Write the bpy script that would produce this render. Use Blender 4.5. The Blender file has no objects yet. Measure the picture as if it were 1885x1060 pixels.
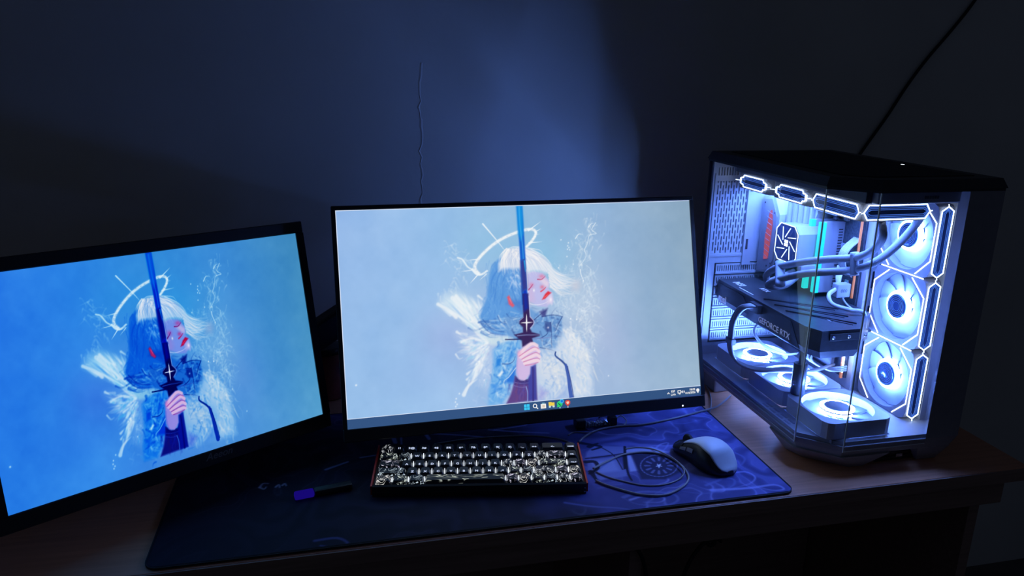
import bpy, bmesh, math, random
import numpy as np
from mathutils import Matrix, Vector

random.seed(7)
S = bpy.context.scene
COL = S.collection
PI = math.pi

# ------------------------------------------------------------------ camera
F_PX, CX, CY = 1390.0, 942.5, 530.0
CAM_H = 0.60                                   # above the desk top (desk top is z = 0)
RC = np.array([[0.97450809, 0.04755967, -0.21925343],
               [-0.22383183, 0.27263727, -0.93571803],
               [0.01527421, 0.96094068, 0.27633259]])
cam_d = bpy.data.cameras.new('camera')
cam_d.sensor_width = 36.0
cam_d.lens = F_PX * 36.0 / 1885.0
cam_d.clip_start = 0.02
cam = bpy.data.objects.new('camera', cam_d)
COL.objects.link(cam)
cam.matrix_world = Matrix.Translation((0, 0, CAM_H)) @ Matrix(RC.tolist()).to_4x4()
S.camera = cam

# ------------------------------------------------------------------ world, exposure
w = bpy.data.worlds.new('night')
S.world = w
w.use_nodes = True
w.node_tree.nodes['Background'].inputs[0].default_value = (0.46, 0.58, 1.0, 1)
w.node_tree.nodes['Background'].inputs[1].default_value = 0.023
S.view_settings.view_transform = 'Standard'
S.view_settings.look = 'None'
S.view_settings.gamma = 1.0
S.view_settings.use_curve_mapping = False
S.view_settings.exposure = 0.0
S.cycles.max_bounces = 10
S.cycles.diffuse_bounces = 5
S.cycles.transparent_max_bounces = 24
S.cycles.sample_clamp_indirect = 12.0
S.cycles.caustics_reflective = False
S.cycles.caustics_refractive = False

LED = (0.13, 0.28, 1.0)                        # colour of the tower's LEDs
L_SIDE, L_FLOOR, L_TOP = 80.0, 730.0, 90.0      # radiance of the fan hub rings
L_LINE = 9.0                                   # radiance of the thin light lines


def ray(px, py):
    return RC @ np.array([(px - CX) / F_PX, -(py - CY) / F_PX, -1.0])


def onz(px, py, z=0.0):
    d = ray(px, py)
    t = (z - CAM_H) / d[2]
    return (d[0] * t, d[1] * t, z)


def onx(px, py, X):
    d = ray(px, py)
    t = X / d[0]
    return (X, d[1] * t, d[2] * t + CAM_H)


def ony(px, py, Y):
    d = ray(px, py)
    t = Y / d[1]
    return (d[0] * t, Y, d[2] * t + CAM_H)


# ------------------------------------------------------------------ materials
def srgb(r, g, b):
    return tuple(((c / 255) / 12.92 if c / 255 <= 0.04045 else ((c / 255 + 0.055) / 1.055) ** 2.4) for c in (r, g, b))


def mat(name, col, rough=0.5, metal=0.0, emit=None, es=0.0, spec=0.5, noise=0.0, nscale=60.0, bump=0.0, trans=0.0):
    m = bpy.data.materials.new(name)
    m.use_nodes = True
    nt = m.node_tree
    b = nt.nodes['Principled BSDF']
    b.inputs['Base Color'].default_value = (*col, 1)
    b.inputs['Roughness'].default_value = rough
    b.inputs['Metallic'].default_value = metal
    b.inputs['Specular IOR Level'].default_value = spec
    if emit:
        b.inputs['Emission Color'].default_value = (*emit, 1)
        b.inputs['Emission Strength'].default_value = es
    if noise or bump:
        tc = nt.nodes.new('ShaderNodeTexCoord')
        n = nt.nodes.new('ShaderNodeTexNoise')
        n.inputs['Scale'].default_value = nscale
        n.inputs['Detail'].default_value = 5
        nt.links.new(tc.outputs['Object'], n.inputs['Vector'])
        if noise:
            r = nt.nodes.new('ShaderNodeValToRGB')
            r.color_ramp.elements[0].position = 0.3
            r.color_ramp.elements[1].position = 0.7
            r.color_ramp.elements[0].color = (*[c * (1 - noise) for c in col], 1)
            r.color_ramp.elements[1].color = (*[min(1, c * (1 + noise)) for c in col], 1)
            nt.links.new(n.outputs['Fac'], r.inputs['Fac'])
            nt.links.new(r.outputs['Color'], b.inputs['Base Color'])
        if bump:
            bp = nt.nodes.new('ShaderNodeBump')
            bp.inputs['Strength'].default_value = bump
            bp.inputs['Distance'].default_value = 0.002
            nt.links.new(n.outputs['Fac'], bp.inputs['Height'])
            nt.links.new(bp.outputs['Normal'], b.inputs['Normal'])
    return m


def emis(name, col, s):
    m = bpy.data.materials.new(name)
    m.use_nodes = True
    nt = m.node_tree
    nt.nodes.remove(nt.nodes['Principled BSDF'])
    e = nt.nodes.new('ShaderNodeEmission')
    e.inputs[0].default_value = (*col, 1)
    e.inputs[1].default_value = s
    nt.links.new(e.outputs[0], nt.nodes['Material Output'].inputs[0])
    return m


def glass_mat(name, tint, refl):
    m = bpy.data.materials.new(name)
    m.use_nodes = True
    nt = m.node_tree
    nt.nodes.remove(nt.nodes['Principled BSDF'])
    t = nt.nodes.new('ShaderNodeBsdfTransparent')
    t.inputs[0].default_value = (*tint, 1)
    g = nt.nodes.new('ShaderNodeBsdfGlossy')
    g.inputs['Roughness'].default_value = 0.02
    fr = nt.nodes.new('ShaderNodeFresnel')
    fr.inputs[0].default_value = 1.35
    mu = nt.nodes.new('ShaderNodeMath')
    mu.operation = 'MULTIPLY'
    mu.inputs[1].default_value = refl
    mx = nt.nodes.new('ShaderNodeMixShader')
    nt.links.new(fr.outputs[0], mu.inputs[0])
    nt.links.new(mu.outputs[0], mx.inputs[0])
    nt.links.new(t.outputs[0], mx.inputs[1])
    nt.links.new(g.outputs[0], mx.inputs[2])
    nt.links.new(mx.outputs[0], nt.nodes['Material Output'].inputs[0])
    return m


def wood_mat(name, c0, c1, rough=0.45):
    m = bpy.data.materials.new(name)
    m.use_nodes = True
    nt = m.node_tree
    b = nt.nodes['Principled BSDF']
    b.inputs['Roughness'].default_value = rough
    tc = nt.nodes.new('ShaderNodeTexCoord')
    mp = nt.nodes.new('ShaderNodeMapping')
    mp.inputs['Scale'].default_value = (3, 70, 70)
    n = nt.nodes.new('ShaderNodeTexNoise')
    n.inputs['Scale'].default_value = 2.2
    n.inputs['Detail'].default_value = 8
    n.inputs['Distortion'].default_value = 0.6
    r = nt.nodes.new('ShaderNodeValToRGB')
    r.color_ramp.elements[0].position = 0.3
    r.color_ramp.elements[1].position = 0.72
    r.color_ramp.elements[0].color = (*c0, 1)
    r.color_ramp.elements[1].color = (*c1, 1)
    bp = nt.nodes.new('ShaderNodeBump')
    bp.inputs['Strength'].default_value = 0.08
    bp.inputs['Distance'].default_value = 0.001
    L = nt.links.new
    L(tc.outputs['Object'], mp.inputs[0]); L(mp.outputs[0], n.inputs['Vector'])
    L(n.outputs['Fac'], r.inputs[0]); L(r.outputs[0], b.inputs['Base Color'])
    L(n.outputs['Fac'], bp.inputs['Height']); L(bp.outputs[0], b.inputs['Normal'])
    return m


def wall_mat(name, col):
    m = bpy.data.materials.new(name)
    m.use_nodes = True
    nt = m.node_tree
    b = nt.nodes['Principled BSDF']
    b.inputs['Roughness'].default_value = 0.8
    b.inputs['Specular IOR Level'].default_value = 0.2
    tc = nt.nodes.new('ShaderNodeTexCoord')
    n = nt.nodes.new('ShaderNodeTexNoise'); n.inputs['Scale'].default_value = 3.0; n.inputs['Detail'].default_value = 6
    n2 = nt.nodes.new('ShaderNodeTexNoise'); n2.inputs['Scale'].default_value = 45.0; n2.inputs['Detail'].default_value = 4
    r = nt.nodes.new('ShaderNodeValToRGB')
    r.color_ramp.elements[0].position = 0.3; r.color_ramp.elements[1].position = 0.75
    r.color_ramp.elements[0].color = (*[c * 0.9 for c in col], 1)
    r.color_ramp.elements[1].color = (*[c * 1.06 for c in col], 1)
    ad = nt.nodes.new('ShaderNodeMath'); ad.operation = 'ADD'
    bp = nt.nodes.new('ShaderNodeBump'); bp.inputs['Strength'].default_value = 0.12; bp.inputs['Distance'].default_value = 0.004
    L = nt.links.new
    L(tc.outputs['Object'], n.inputs['Vector']); L(tc.outputs['Object'], n2.inputs['Vector'])
    L(n.outputs['Fac'], r.inputs[0]); L(r.outputs[0], b.inputs['Base Color'])
    L(n.outputs['Fac'], ad.inputs[0]); L(n2.outputs['Fac'], ad.inputs[1])
    L(ad.outputs[0], bp.inputs['Height']); L(bp.outputs[0], b.inputs['Normal'])
    return m


def scribble_mat(name, seed, tint, stretch=(1, 1, 1), lo=0.62):
    """black key cap with shine-through line art"""
    m = bpy.data.materials.new(name)
    m.use_nodes = True
    nt = m.node_tree
    b = nt.nodes['Principled BSDF']
    b.inputs['Base Color'].default_value = (0.012, 0.012, 0.016, 1)
    b.inputs['Roughness'].default_value = 0.45
    tc = nt.nodes.new('ShaderNodeTexCoord')
    mp = nt.nodes.new('ShaderNodeMapping')
    mp.inputs['Location'].default_value = (seed * 1.37, seed * 0.71, seed * 0.3)
    mp.inputs['Scale'].default_value = stretch
    n2 = nt.nodes.new('ShaderNodeTexNoise'); n2.inputs['Scale'].default_value = 120.0; n2.inputs['Detail'].default_value = 1.0
    rm = nt.nodes.new('ShaderNodeValToRGB'); rm.color_ramp.elements[0].position = 0.40; rm.color_ramp.elements[1].position = 0.55
    mm = nt.nodes.new('ShaderNodeMixRGB'); mm.blend_type = 'MULTIPLY'; mm.inputs[0].default_value = 1.0
    n = nt.nodes.new('ShaderNodeTexNoise'); n.inputs['Scale'].default_value = 85.0; n.inputs['Detail'].default_value = 2.0
    n.inputs['Distortion'].default_value = 1.4
    a = nt.nodes.new('ShaderNodeMath'); a.operation = 'MULTIPLY'; a.inputs[1].default_value = 34.0
    s = nt.nodes.new('ShaderNodeMath'); s.operation = 'SINE'
    r = nt.nodes.new('ShaderNodeValToRGB')
    r.color_ramp.elements[0].position = lo; r.color_ramp.elements[1].position = 0.99
    r.color_ramp.elements[0].color = (0, 0, 0, 1); r.color_ramp.elements[1].color = (*tint, 1)
    geo = nt.nodes.new('ShaderNodeNewGeometry')
    L = nt.links.new
    L(tc.outputs['Object'], mp.inputs[0]); L(mp.outputs[0], n.inputs['Vector'])
    L(n.outputs['Fac'], a.inputs[0]); L(a.outputs[0], s.inputs[0]); L(s.outputs[0], r.inputs[0])
    L(mp.outputs[0], n2.inputs['Vector']); L(n2.outputs['Fac'], rm.inputs[0])
    L(r.outputs[0], mm.inputs[1]); L(rm.outputs[0], mm.inputs[2]); L(mm.outputs[0], b.inputs['Emission Color'])
    b.inputs['Emission Strength'].default_value = 0.95
    m.cycles.emission_sampling = 'NONE'
    return m


def frosted(name, col):
    """milky plastic that passes half of the light"""
    m = bpy.data.materials.new(name)
    m.use_nodes = True
    nt = m.node_tree
    nt.nodes.remove(nt.nodes['Principled BSDF'])
    d = nt.nodes.new('ShaderNodeBsdfDiffuse'); t = nt.nodes.new('ShaderNodeBsdfTranslucent'); mx = nt.nodes.new('ShaderNodeMixShader')
    d.inputs[0].default_value = t.inputs[0].default_value = (*col, 1)
    mx.inputs[0].default_value = 0.45
    nt.links.new(d.outputs[0], mx.inputs[1]); nt.links.new(t.outputs[0], mx.inputs[2])
    nt.links.new(mx.outputs[0], nt.nodes['Material Output'].inputs[0])
    return m


M = dict(
    wall=wall_mat('wall_paint', (0.74, 0.74, 0.66)),
    floor=mat('floor_tile', (0.10, 0.09, 0.09), 0.6, noise=0.3, nscale=8),
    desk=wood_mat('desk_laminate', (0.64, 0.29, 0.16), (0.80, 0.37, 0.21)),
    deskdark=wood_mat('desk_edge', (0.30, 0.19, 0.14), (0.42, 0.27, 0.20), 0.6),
    black=mat('black_plastic', (0.012, 0.013, 0.016), 0.42, noise=0.2, nscale=300),
    bezel=mat('bezel_plastic', (0.010, 0.011, 0.015), 0.38, noise=0.15, nscale=400),
    matteblack=mat('matte_black', (0.016, 0.016, 0.02), 0.7, bump=0.1, nscale=500),
    topblack=mat('top_panel_black', (0.03, 0.03, 0.036), 0.45, noise=0.15, nscale=200),
    white=mat('white_metal', (0.46, 0.45, 0.48), 0.45, noise=0.03, nscale=90),
    whiteplast=mat('white_plastic', (0.31, 0.30, 0.33), 0.4, noise=0.02, nscale=90),
    greyplast=mat('grey_plastic', (0.30, 0.30, 0.33), 0.5, noise=0.05, nscale=90),
    base=mat('tower_base', (0.34, 0.34, 0.37), 0.5, noise=0.05, nscale=80),
    gpu=mat('gpu_shroud', (0.035, 0.037, 0.045), 0.38, noise=0.2, nscale=120),
    gpu2=mat('gpu_backplate', (0.055, 0.06, 0.07), 0.35, noise=0.15, nscale=120),
    gputextglow=mat('gpu_print_glow', (0.62, 0.64, 0.68), 0.4, emit=(0.40, 0.48, 0.80), es=0.32),  # silver print, with a glow added so the unlit lettering reads
    pcb=mat('circuit_board', (0.05, 0.055, 0.07), 0.5, noise=0.5, nscale=220),
    darkbits=mat('components', (0.03, 0.03, 0.04), 0.35, noise=0.3, nscale=300),
    silver=mat('silver_metal', (0.7, 0.7, 0.74), 0.25, 0.9, noise=0.03),
    tube=mat('sleeved_tube', (0.30, 0.30, 0.34), 0.6, bump=0.4, nscale=900),
    blade=frosted('frosted_blade', (0.66, 0.68, 0.74)),
    bladedim=frosted('frosted_blade_grey', (0.55, 0.57, 0.63)),
    fanshaded=mat('fan_frame_shaded', (0.22, 0.21, 0.25), 0.5, noise=0.04, nscale=90),  # white frame darkened, dimmer light painted into its colour
    fanlit=mat('fan_frame_lit', (0.66, 0.66, 0.70), 0.5, noise=0.04, nscale=90),  # same white frame made paler, stronger light painted into its colour
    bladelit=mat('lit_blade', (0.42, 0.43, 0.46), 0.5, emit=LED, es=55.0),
    mirror=mat('infinity_mirror', (0.06, 0.10, 0.22), 0.12, 0.6, noise=0.1, nscale=40),
    cable=mat('cable_grey', (0.36, 0.33, 0.34), 0.5, bump=0.15, nscale=900),
    cableblack=mat('cable_black', (0.012, 0.012, 0.015), 0.6, bump=0.15, nscale=900),
    wirewhite=mat('wire_white', (0.46, 0.45, 0.48), 0.45, bump=0.1, nscale=900),
    red=mat('red_anodised', (0.55, 0.03, 0.025), 0.35, 0.3, noise=0.05),
    keycap=mat('keycap_black', (0.012, 0.013, 0.017), 0.42, bump=0.08, nscale=1500),
    mousewhite=mat('mouse_white', (0.74, 0.75, 0.77), 0.42, noise=0.02),
    gloss=mat('gloss_black', (0.02, 0.02, 0.024), 0.12, noise=0.1, nscale=60),
    brown=mat('brown_glaze', (0.34, 0.085, 0.06), 0.3, noise=0.35, nscale=25),
    logo=mat('dim_logo', (0.14, 0.145, 0.16), 0.3, noise=0.02),
    orange=mat('orange_strip', (0.85, 0.22, 0.06), 0.5, emit=(1.0, 0.30, 0.10), es=0.22, noise=0.02),
    redgrille=mat('red_grille', (0.30, 0.04, 0.02), 0.4, emit=(1.0, 0.13, 0.10), es=0.45, noise=0.05),
    ring=emis('led_ring_side', LED, L_SIDE),
    ringfloor=emis('led_ring_floor', LED, L_FLOOR),
    ringunder=emis('led_ring_under', LED, 36.0),
    ringblade=emis('led_ring_blade', LED, 260.0),
    ringtop=emis('led_ring_top', LED, L_TOP),
    line=emis('led_line', (0.62, 0.78, 1.0), L_LINE),
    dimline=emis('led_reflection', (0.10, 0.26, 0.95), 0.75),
    pumpline=emis('pump_light', (0.72, 0.85, 1.0), 3.0),
    cyan=mat('ram_light', (0.02, 0.20, 0.18), 0.4, emit=(0.0, 0.80, 0.66), es=0.95),
    keylight=emis('key_light', (0.80, 0.88, 1.0), 1.25),
    legend=emis('key_legend', (0.55, 0.64, 0.90), 1.1),
    pled=emis('power_light', (0.75, 0.85, 1.0), 5.0),
    bluelight=emis('blue_light', (0.025, 0.008, 0.55), 0.30),
    glass=glass_mat('tempered_glass', (0.93, 0.96, 1.0), 0.16),
    clear=glass_mat('clear_film', (0.82, 0.84, 0.90), 1.5),
    glassedge=mat('glass_edge', (0.80, 0.90, 0.92), 0.2, noise=0.02),
)


# ------------------------------------------------------------------ mesh helpers
class MB:
    def __init__(s):
        s.v = []; s.f = []; s.smooth = []

    def add(s, vs, fs, smooth=False):
        n = len(s.v)
        s.v += [tuple(map(float, p)) for p in vs]
        s.f += [tuple(i + n for i in f) for f in fs]
        s.smooth += [smooth] * len(fs)
        return s

    def box(s, x0, x1, y0, y1, z0, z1, bev=0.0, seg=2):
        if bev <= 0:
            vs = [(x, y, z) for z in (z0, z1) for y in (y0, y1) for x in (x0, x1)]
            fs = [(0, 2, 3, 1), (4, 5, 7, 6), (0, 1, 5, 4), (2, 6, 7, 3), (0, 4, 6, 2), (1, 3, 7, 5)]
            return s.add(vs, fs)
        bm = bmesh.new()
        bmesh.ops.create_cube(bm, size=1.0)
        for q in bm.verts:
            q.co = ((x0 + x1) / 2 + q.co.x * (x1 - x0), (y0 + y1) / 2 + q.co.y * (y1 - y0), (z0 + z1) / 2 + q.co.z * (z1 - z0))
        bmesh.ops.bevel(bm, geom=bm.edges[:], offset=bev, segments=seg, affect='EDGES', profile=0.6)
        bm.verts.index_update()
        s.add([q.co[:] for q in bm.verts], [[q.index for q in f.verts] for f in bm.faces])
        bm.free()
        return s

    def prism(s, pts, a0, a1, axis='z', top=None):
        """polygon pts (2D) extruded along axis; top = other outline at a1"""
        def P(p, a):
            return {'z': (p[0], p[1], a), 'x': (a, p[0], p[1]), 'y': (p[0], a, p[1])}[axis]
        n = len(pts)
        top = top or pts
        vs = [P(p, a0) for p in pts] + [P(p, a1) for p in top]
        fs = [tuple(range(n))[::-1], tuple(range(n, 2 * n))]
        fs += [(i, (i + 1) % n, n + (i + 1) % n, n + i) for i in range(n)]
        return s.add(vs, fs)

    def lathe(s, prof, c=(0, 0, 0), axis='z', n=32, smooth=True):
        """profile [(r, h)...] turned round an axis through c"""
        vs = []; fs = []
        for (r, h) in prof:
            for k in range(n):
                a = 2 * PI * k / n
                u, v = r * math.cos(a), r * math.sin(a)
                vs.append({'z': (c[0] + u, c[1] + v, c[2] + h), 'x': (c[0] + h, c[1] + u, c[2] + v),
                           'y': (c[0] + u, c[1] + h, c[2] - v)}[axis])
        for j in range(len(prof) - 1):
            for k in range(n):
                fs.append((j * n + k, j * n + (k + 1) % n, (j + 1) * n + (k + 1) % n, (j + 1) * n + k))
        return s.add(vs, fs, smooth)

    def tube(s, pts, r, n=8, sub=6, caps=True, flat=1.0):
        P = catmull([Vector(p) for p in pts], sub) if sub > 1 else [Vector(p) for p in pts]
        m = len(P)
        rr = r if callable(r) else (lambda t: r)
        vs = []; fs = []
        up = Vector((0, 0, 1))
        prev = None
        for i, p in enumerate(P):
            t = (P[min(i + 1, m - 1)] - P[max(i - 1, 0)]).normalized()
            if prev is None:
                a = t.cross(up)
                if a.length < 1e-3:
                    a = t.cross(Vector((1, 0, 0)))
            else:
                a = prev - t * prev.dot(t)
            a.normalize(); prev = a
            b = t.cross(a)
            q = rr(i / (m - 1))
            for k in range(n):
                an = 2 * PI * k / n
                vs.append(p + a * (q * math.cos(an)) + b * (q * flat * math.sin(an)))
        for i in range(m - 1):
            for k in range(n):
                fs.append((i * n + k, i * n + (k + 1) % n, (i + 1) * n + (k + 1) % n, (i + 1) * n + k))
        if caps:
            fs.append(tuple(range(n))[::-1]); fs.append(tuple(range((m - 1) * n, m * n)))
        return s.add(vs, fs, True)

    def ribbon(s, pts, wd, nrm, lift=0.0, th=0.0006, closed=False):
        """flat bar of width wd along a polyline on a plane with normal nrm"""
        nrm = Vector(nrm).normalized()
        P = [Vector(p) for p in pts]
        n = len(P)
        vs = []; fs = []
        for i, p in enumerate(P):
            a = P[(i - 1) % n] if (closed or i > 0) else None
            b = P[(i + 1) % n] if (closed or i < n - 1) else None
            d1 = (p - a).normalized() if a is not None else None
            d2 = (b - p).normalized() if b is not None else None
            d1 = d1 or d2; d2 = d2 or d1
            s1 = nrm.cross(d1); s2 = nrm.cross(d2)
            mt = (s1 + s2).normalized()
            k = wd / 2 / max(0.35, mt.dot(s1))
            for h in (lift, lift + th):
                vs += [p + mt * k + nrm * h, p - mt * k + nrm * h]
        cnt = n if closed else n - 1
        for i in range(cnt):
            j = (i + 1) % n
            A, B = 4 * i, 4 * j
            fs += [(A + 2, A + 3, B + 3, B + 2), (A, B, B + 1, A + 1), (A, A + 2, B + 2, B), (A + 1, B + 1, B + 3, A + 3)]
        return s.add(vs, fs)

    def xform(s, mtx):
        s.v = [tuple(mtx @ Vector(p)) for p in s.v]
        return s

    def mesh(s, name, m):
        me = bpy.data.meshes.new(name)
        me.from_pydata(s.v, [], s.f)
        me.polygons.foreach_set('use_smooth', s.smooth)
        if m:
            me.materials.append(m)
        bm = bmesh.new(); bm.from_mesh(me)
        bmesh.ops.recalc_face_normals(bm, faces=bm.faces[:])
        bm.to_mesh(me); bm.free()
        me.update()
        return me

    def build(s, name, m, parent=None, loc=None):
        return put(name, s.mesh(name, m), parent, loc)


def catmull(P, sub):
    out = []
    n = len(P)
    for i in range(n - 1):
        p0 = P[max(i - 1, 0)]; p1 = P[i]; p2 = P[i + 1]; p3 = P[min(i + 2, n - 1)]
        for k in range(sub):
            t = k / sub
            out.append(0.5 * ((2 * p1) + (p2 - p0) * t + (2 * p0 - 5 * p1 + 4 * p2 - p3) * t * t + (3 * p1 - p0 - 3 * p2 + p3) * t ** 3))
    out.append(P[-1])
    return out


def put(name, me, parent=None, loc=None):
    o = bpy.data.objects.new(name, me)
    COL.objects.link(o)
    if parent is not None:
        o.parent = parent
        if loc is None and parent.type == 'EMPTY' and parent.get('_w'):
            loc = tuple(-c for c in parent.location)          # parts given in world coordinates
    if loc is not None:
        o.location = loc
    return o


def tag(o, label, cat=None, group=None, kind=None):
    if label: o['label'] = label
    if cat: o['category'] = cat
    if group: o['group'] = group
    if kind: o['kind'] = kind
    return o


def thing(name, label, cat, loc=(0, 0, 0), world=True):
    o = bpy.data.objects.new(name, None)
    COL.objects.link(o)
    o.empty_display_size = 0.05
    o.location = loc
    if world:
        o['_w'] = 1
    return tag(o, label, cat)


def text_mesh(txt, size, depth=0.0003, bold=0.0, shear=0.0, align='CENTER', space=1.0):
    c = bpy.data.curves.new('t', 'FONT')
    c.body = txt; c.size = size; c.extrude = depth; c.offset = bold; c.shear = shear
    c.align_x = align; c.align_y = 'CENTER'; c.space_character = space
    c.resolution_u = 3
    o = bpy.data.objects.new('t', c)
    COL.objects.link(o)
    dg = bpy.context.evaluated_depsgraph_get()
    me = bpy.data.meshes.new_from_object(o.evaluated_get(dg))
    bpy.data.objects.remove(o); bpy.data.curves.remove(c)
    return me


def text(name, txt, size, m, parent, mtx, **kw):
    me = text_mesh(txt, size, **kw)
    me.materials.clear(); me.materials.append(m)
    o = put(name, me, parent, (0, 0, 0))
    off = Matrix.Identity(4)
    if parent is not None and parent.type == 'EMPTY' and parent.get('_w'):
        off = Matrix.Translation(-parent.location)
    o.matrix_local = off @ mtx
    return o


def frame(ex, ey, o):
    """matrix with local x along ex, local y along ey, origin o"""
    ex = Vector(ex).normalized(); ey = Vector(ey).normalized(); ez = ex.cross(ey)
    return Matrix(((ex.x, ey.x, ez.x, o[0]), (ex.y, ey.y, ez.y, o[1]), (ex.z, ey.z, ez.z, o[2]), (0, 0, 0, 1)))


# ------------------------------------------------------------------ painter (flat print and screen pictures)
class Paint:
    def __init__(s, w, h, tf):
        s.w, s.h, s.tf = w, h, tf
        s.img = np.zeros((h, w, 3), np.float32)
        s.rng = np.random.default_rng(5)

    def pts(s, pts):
        return np.array([s.tf(*p) for p in pts], np.float64)

    def _bb(s, P, pad):
        x0 = int(max(0, math.floor(P[:, 0].min() - pad))); x1 = int(min(s.w, math.ceil(P[:, 0].max() + pad) + 1))
        y0 = int(max(0, math.floor(P[:, 1].min() - pad))); y1 = int(min(s.h, math.ceil(P[:, 1].max() + pad) + 1))
        return x0, x1, y0, y1

    def blend(s, x0, x1, y0, y1, a, col):
        reg = s.img[y0:y1, x0:x1]
        reg += (np.array(col, np.float32) / 255.0 - reg) * a[..., None].astype(np.float32)

    def poly(s, pts, col, soft=1.0, alpha=1.0, tex=None):
        P = s.pts(pts)
        x0, x1, y0, y1 = s._bb(P, soft + 1)
        if x1 <= x0 or y1 <= y0: return
        X, Y = np.meshgrid(np.arange(x0, x1), np.arange(y0, y1))
        ins = np.zeros(X.shape, bool); d2 = np.full(X.shape, 1e9)
        n = len(P)
        for i in range(n):
            ax, ay = P[i]; bx, by = P[(i + 1) % n]
            if ay != by:
                ins ^= ((Y < ay) != (Y < by)) & (X < (bx - ax) * (Y - ay) / (by - ay) + ax)
            dx, dy = bx - ax, by - ay
            t = np.clip(((X - ax) * dx + (Y - ay) * dy) / (dx * dx + dy * dy + 1e-9), 0, 1)
            d2 = np.minimum(d2, (X - ax - t * dx) ** 2 + (Y - ay - t * dy) ** 2)
        sd = np.sqrt(d2) * np.where(ins, 1, -1)
        a = np.clip(sd / soft * 0.5 + 0.5, 0, 1) * alpha
        if tex is not None:
            a = a * tex[y0:y1, x0:x1]
        s.blend(x0, x1, y0, y1, a, col)

    def stroke(s, pts, w0, w1, col, alpha=1.0, soft=1.0, raw=False):
        P = np.array(pts, np.float64) if raw else s.pts(pts)
        if len(P) > 2:
            P = np.array([v[:] for v in catmull([Vector((*p, 0)) for p in P], 4)])[:, :2]
        x0, x1, y0, y1 = s._bb(P, max(w0, w1) + soft + 1)
        if x1 <= x0 or y1 <= y0: return
        X, Y = np.meshgrid(np.arange(x0, x1), np.arange(y0, y1))
        best = np.zeros(X.shape)
        n = len(P) - 1
        for i in range(n):
            ax, ay = P[i]; bx, by = P[i + 1]
            dx, dy = bx - ax, by - ay
            t = np.clip(((X - ax) * dx + (Y - ay) * dy) / (dx * dx + dy * dy + 1e-9), 0, 1)
            d = np.sqrt((X - ax - t * dx) ** 2 + (Y - ay - t * dy) ** 2)
            wd = (w0 + (w1 - w0) * (i + t) / n) / 2
            cov = np.clip((wd - d) / soft + 0.5, 0, 1) * np.clip(wd * 2 / soft, 0.15, 1)
            best = np.maximum(best, cov)
        s.blend(x0, x1, y0, y1, best * alpha, col)

    def dab(s, x, y, rx, ry, col, alpha, raw=False):
        if not raw: x, y = s.tf(x, y)
        x0 = int(max(0, x - 3 * rx)); x1 = int(min(s.w, x + 3 * rx + 1)); y0 = int(max(0, y - 3 * ry)); y1 = int(min(s.h, y + 3 * ry + 1))
        if x1 <= x0 or y1 <= y0: return
        X, Y = np.meshgrid(np.arange(x0, x1), np.arange(y0, y1))
        s.blend(x0, x1, y0, y1, alpha * np.exp(-((X - x) / rx) ** 2 - ((Y - y) / ry) ** 2), col)

    def noise(s, cells, octs=4, seed=0, sx=1.0):
        r = np.random.default_rng(seed)
        out = np.zeros((s.h, s.w)); amp = 1.0; tot = 0
        cx_, cy_ = cells * sx, cells * s.h / s.w
        for o in range(octs):
            gw, gh = int(cx_) + 3, int(cy_) + 3
            g = r.random((gh, gw))
            X = np.linspace(0, cx_, s.w); Y = np.linspace(0, cy_, s.h)
            xi = X.astype(int); yi = Y.astype(int); fx = X - xi; fy = Y - yi
            fx = fx * fx * (3 - 2 * fx); fy = fy * fy * (3 - 2 * fy)
            A = g[np.ix_(yi, xi)]; B = g[np.ix_(yi, xi + 1)]; C = g[np.ix_(yi + 1, xi)]; D = g[np.ix_(yi + 1, xi + 1)]
            out += amp * ((A * (1 - fx) + B * fx) * (1 - fy)[:, None] + (C * (1 - fx) + D * fx) * fy[:, None])
            tot += amp; amp *= 0.55; cx_ *= 2; cy_ *= 2
        return out / tot

    def grid_mesh(s, name, W, H, m, z=False):
        """grid W x H centred on the origin, in XZ (upright) or XY (z=True) with the picture as colour attribute"""
        w_, h_ = s.w, s.h
        X, Y = np.meshgrid(np.linspace(-W / 2, W / 2, w_), np.linspace(H / 2, -H / 2, h_))
        co = np.zeros((h_ * w_, 3), np.float32)
        co[:, 0] = X.ravel()
        co[:, 1 if z else 2] = Y.ravel()
        idx = np.arange(h_ * w_).reshape(h_, w_)
        q = np.stack([idx[1:, :-1], idx[1:, 1:], idx[:-1, 1:], idx[:-1, :-1]], -1).reshape(-1, 4)
        me = bpy.data.meshes.new(name)
        me.vertices.add(len(co)); me.vertices.foreach_set('co', co.ravel())
        me.loops.add(q.size); me.loops.foreach_set('vertex_index', q.ravel().astype(np.int32))
        me.polygons.add(len(q))
        me.polygons.foreach_set('loop_start', (np.arange(len(q)) * 4).astype(np.int32))
        me.update(calc_edges=True)
        c = np.clip(s.img, 0, 1)
        lin = np.where(c <= 0.04045, c / 12.92, ((c + 0.055) / 1.055) ** 2.4)
        rgba = np.ones((h_ * w_, 4), np.float32); rgba[:, :3] = lin.reshape(-1, 3)
        at = me.color_attributes.new('picture', 'FLOAT_COLOR', 'POINT')
        at.data.foreach_set('color', rgba.ravel())
        me.materials.append(m)
        return me


def homography(src, dst):
    A = []; b = []
    for (x, y), (u, v) in zip(src, dst):
        A += [[x, y, 1, 0, 0, 0, -u * x, -u * y], [0, 0, 0, x, y, 1, -v * x, -v * y]]; b += [u, v]
    return np.append(np.linalg.solve(np.array(A, float), np.array(b, float)), 1).reshape(3, 3)


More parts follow.
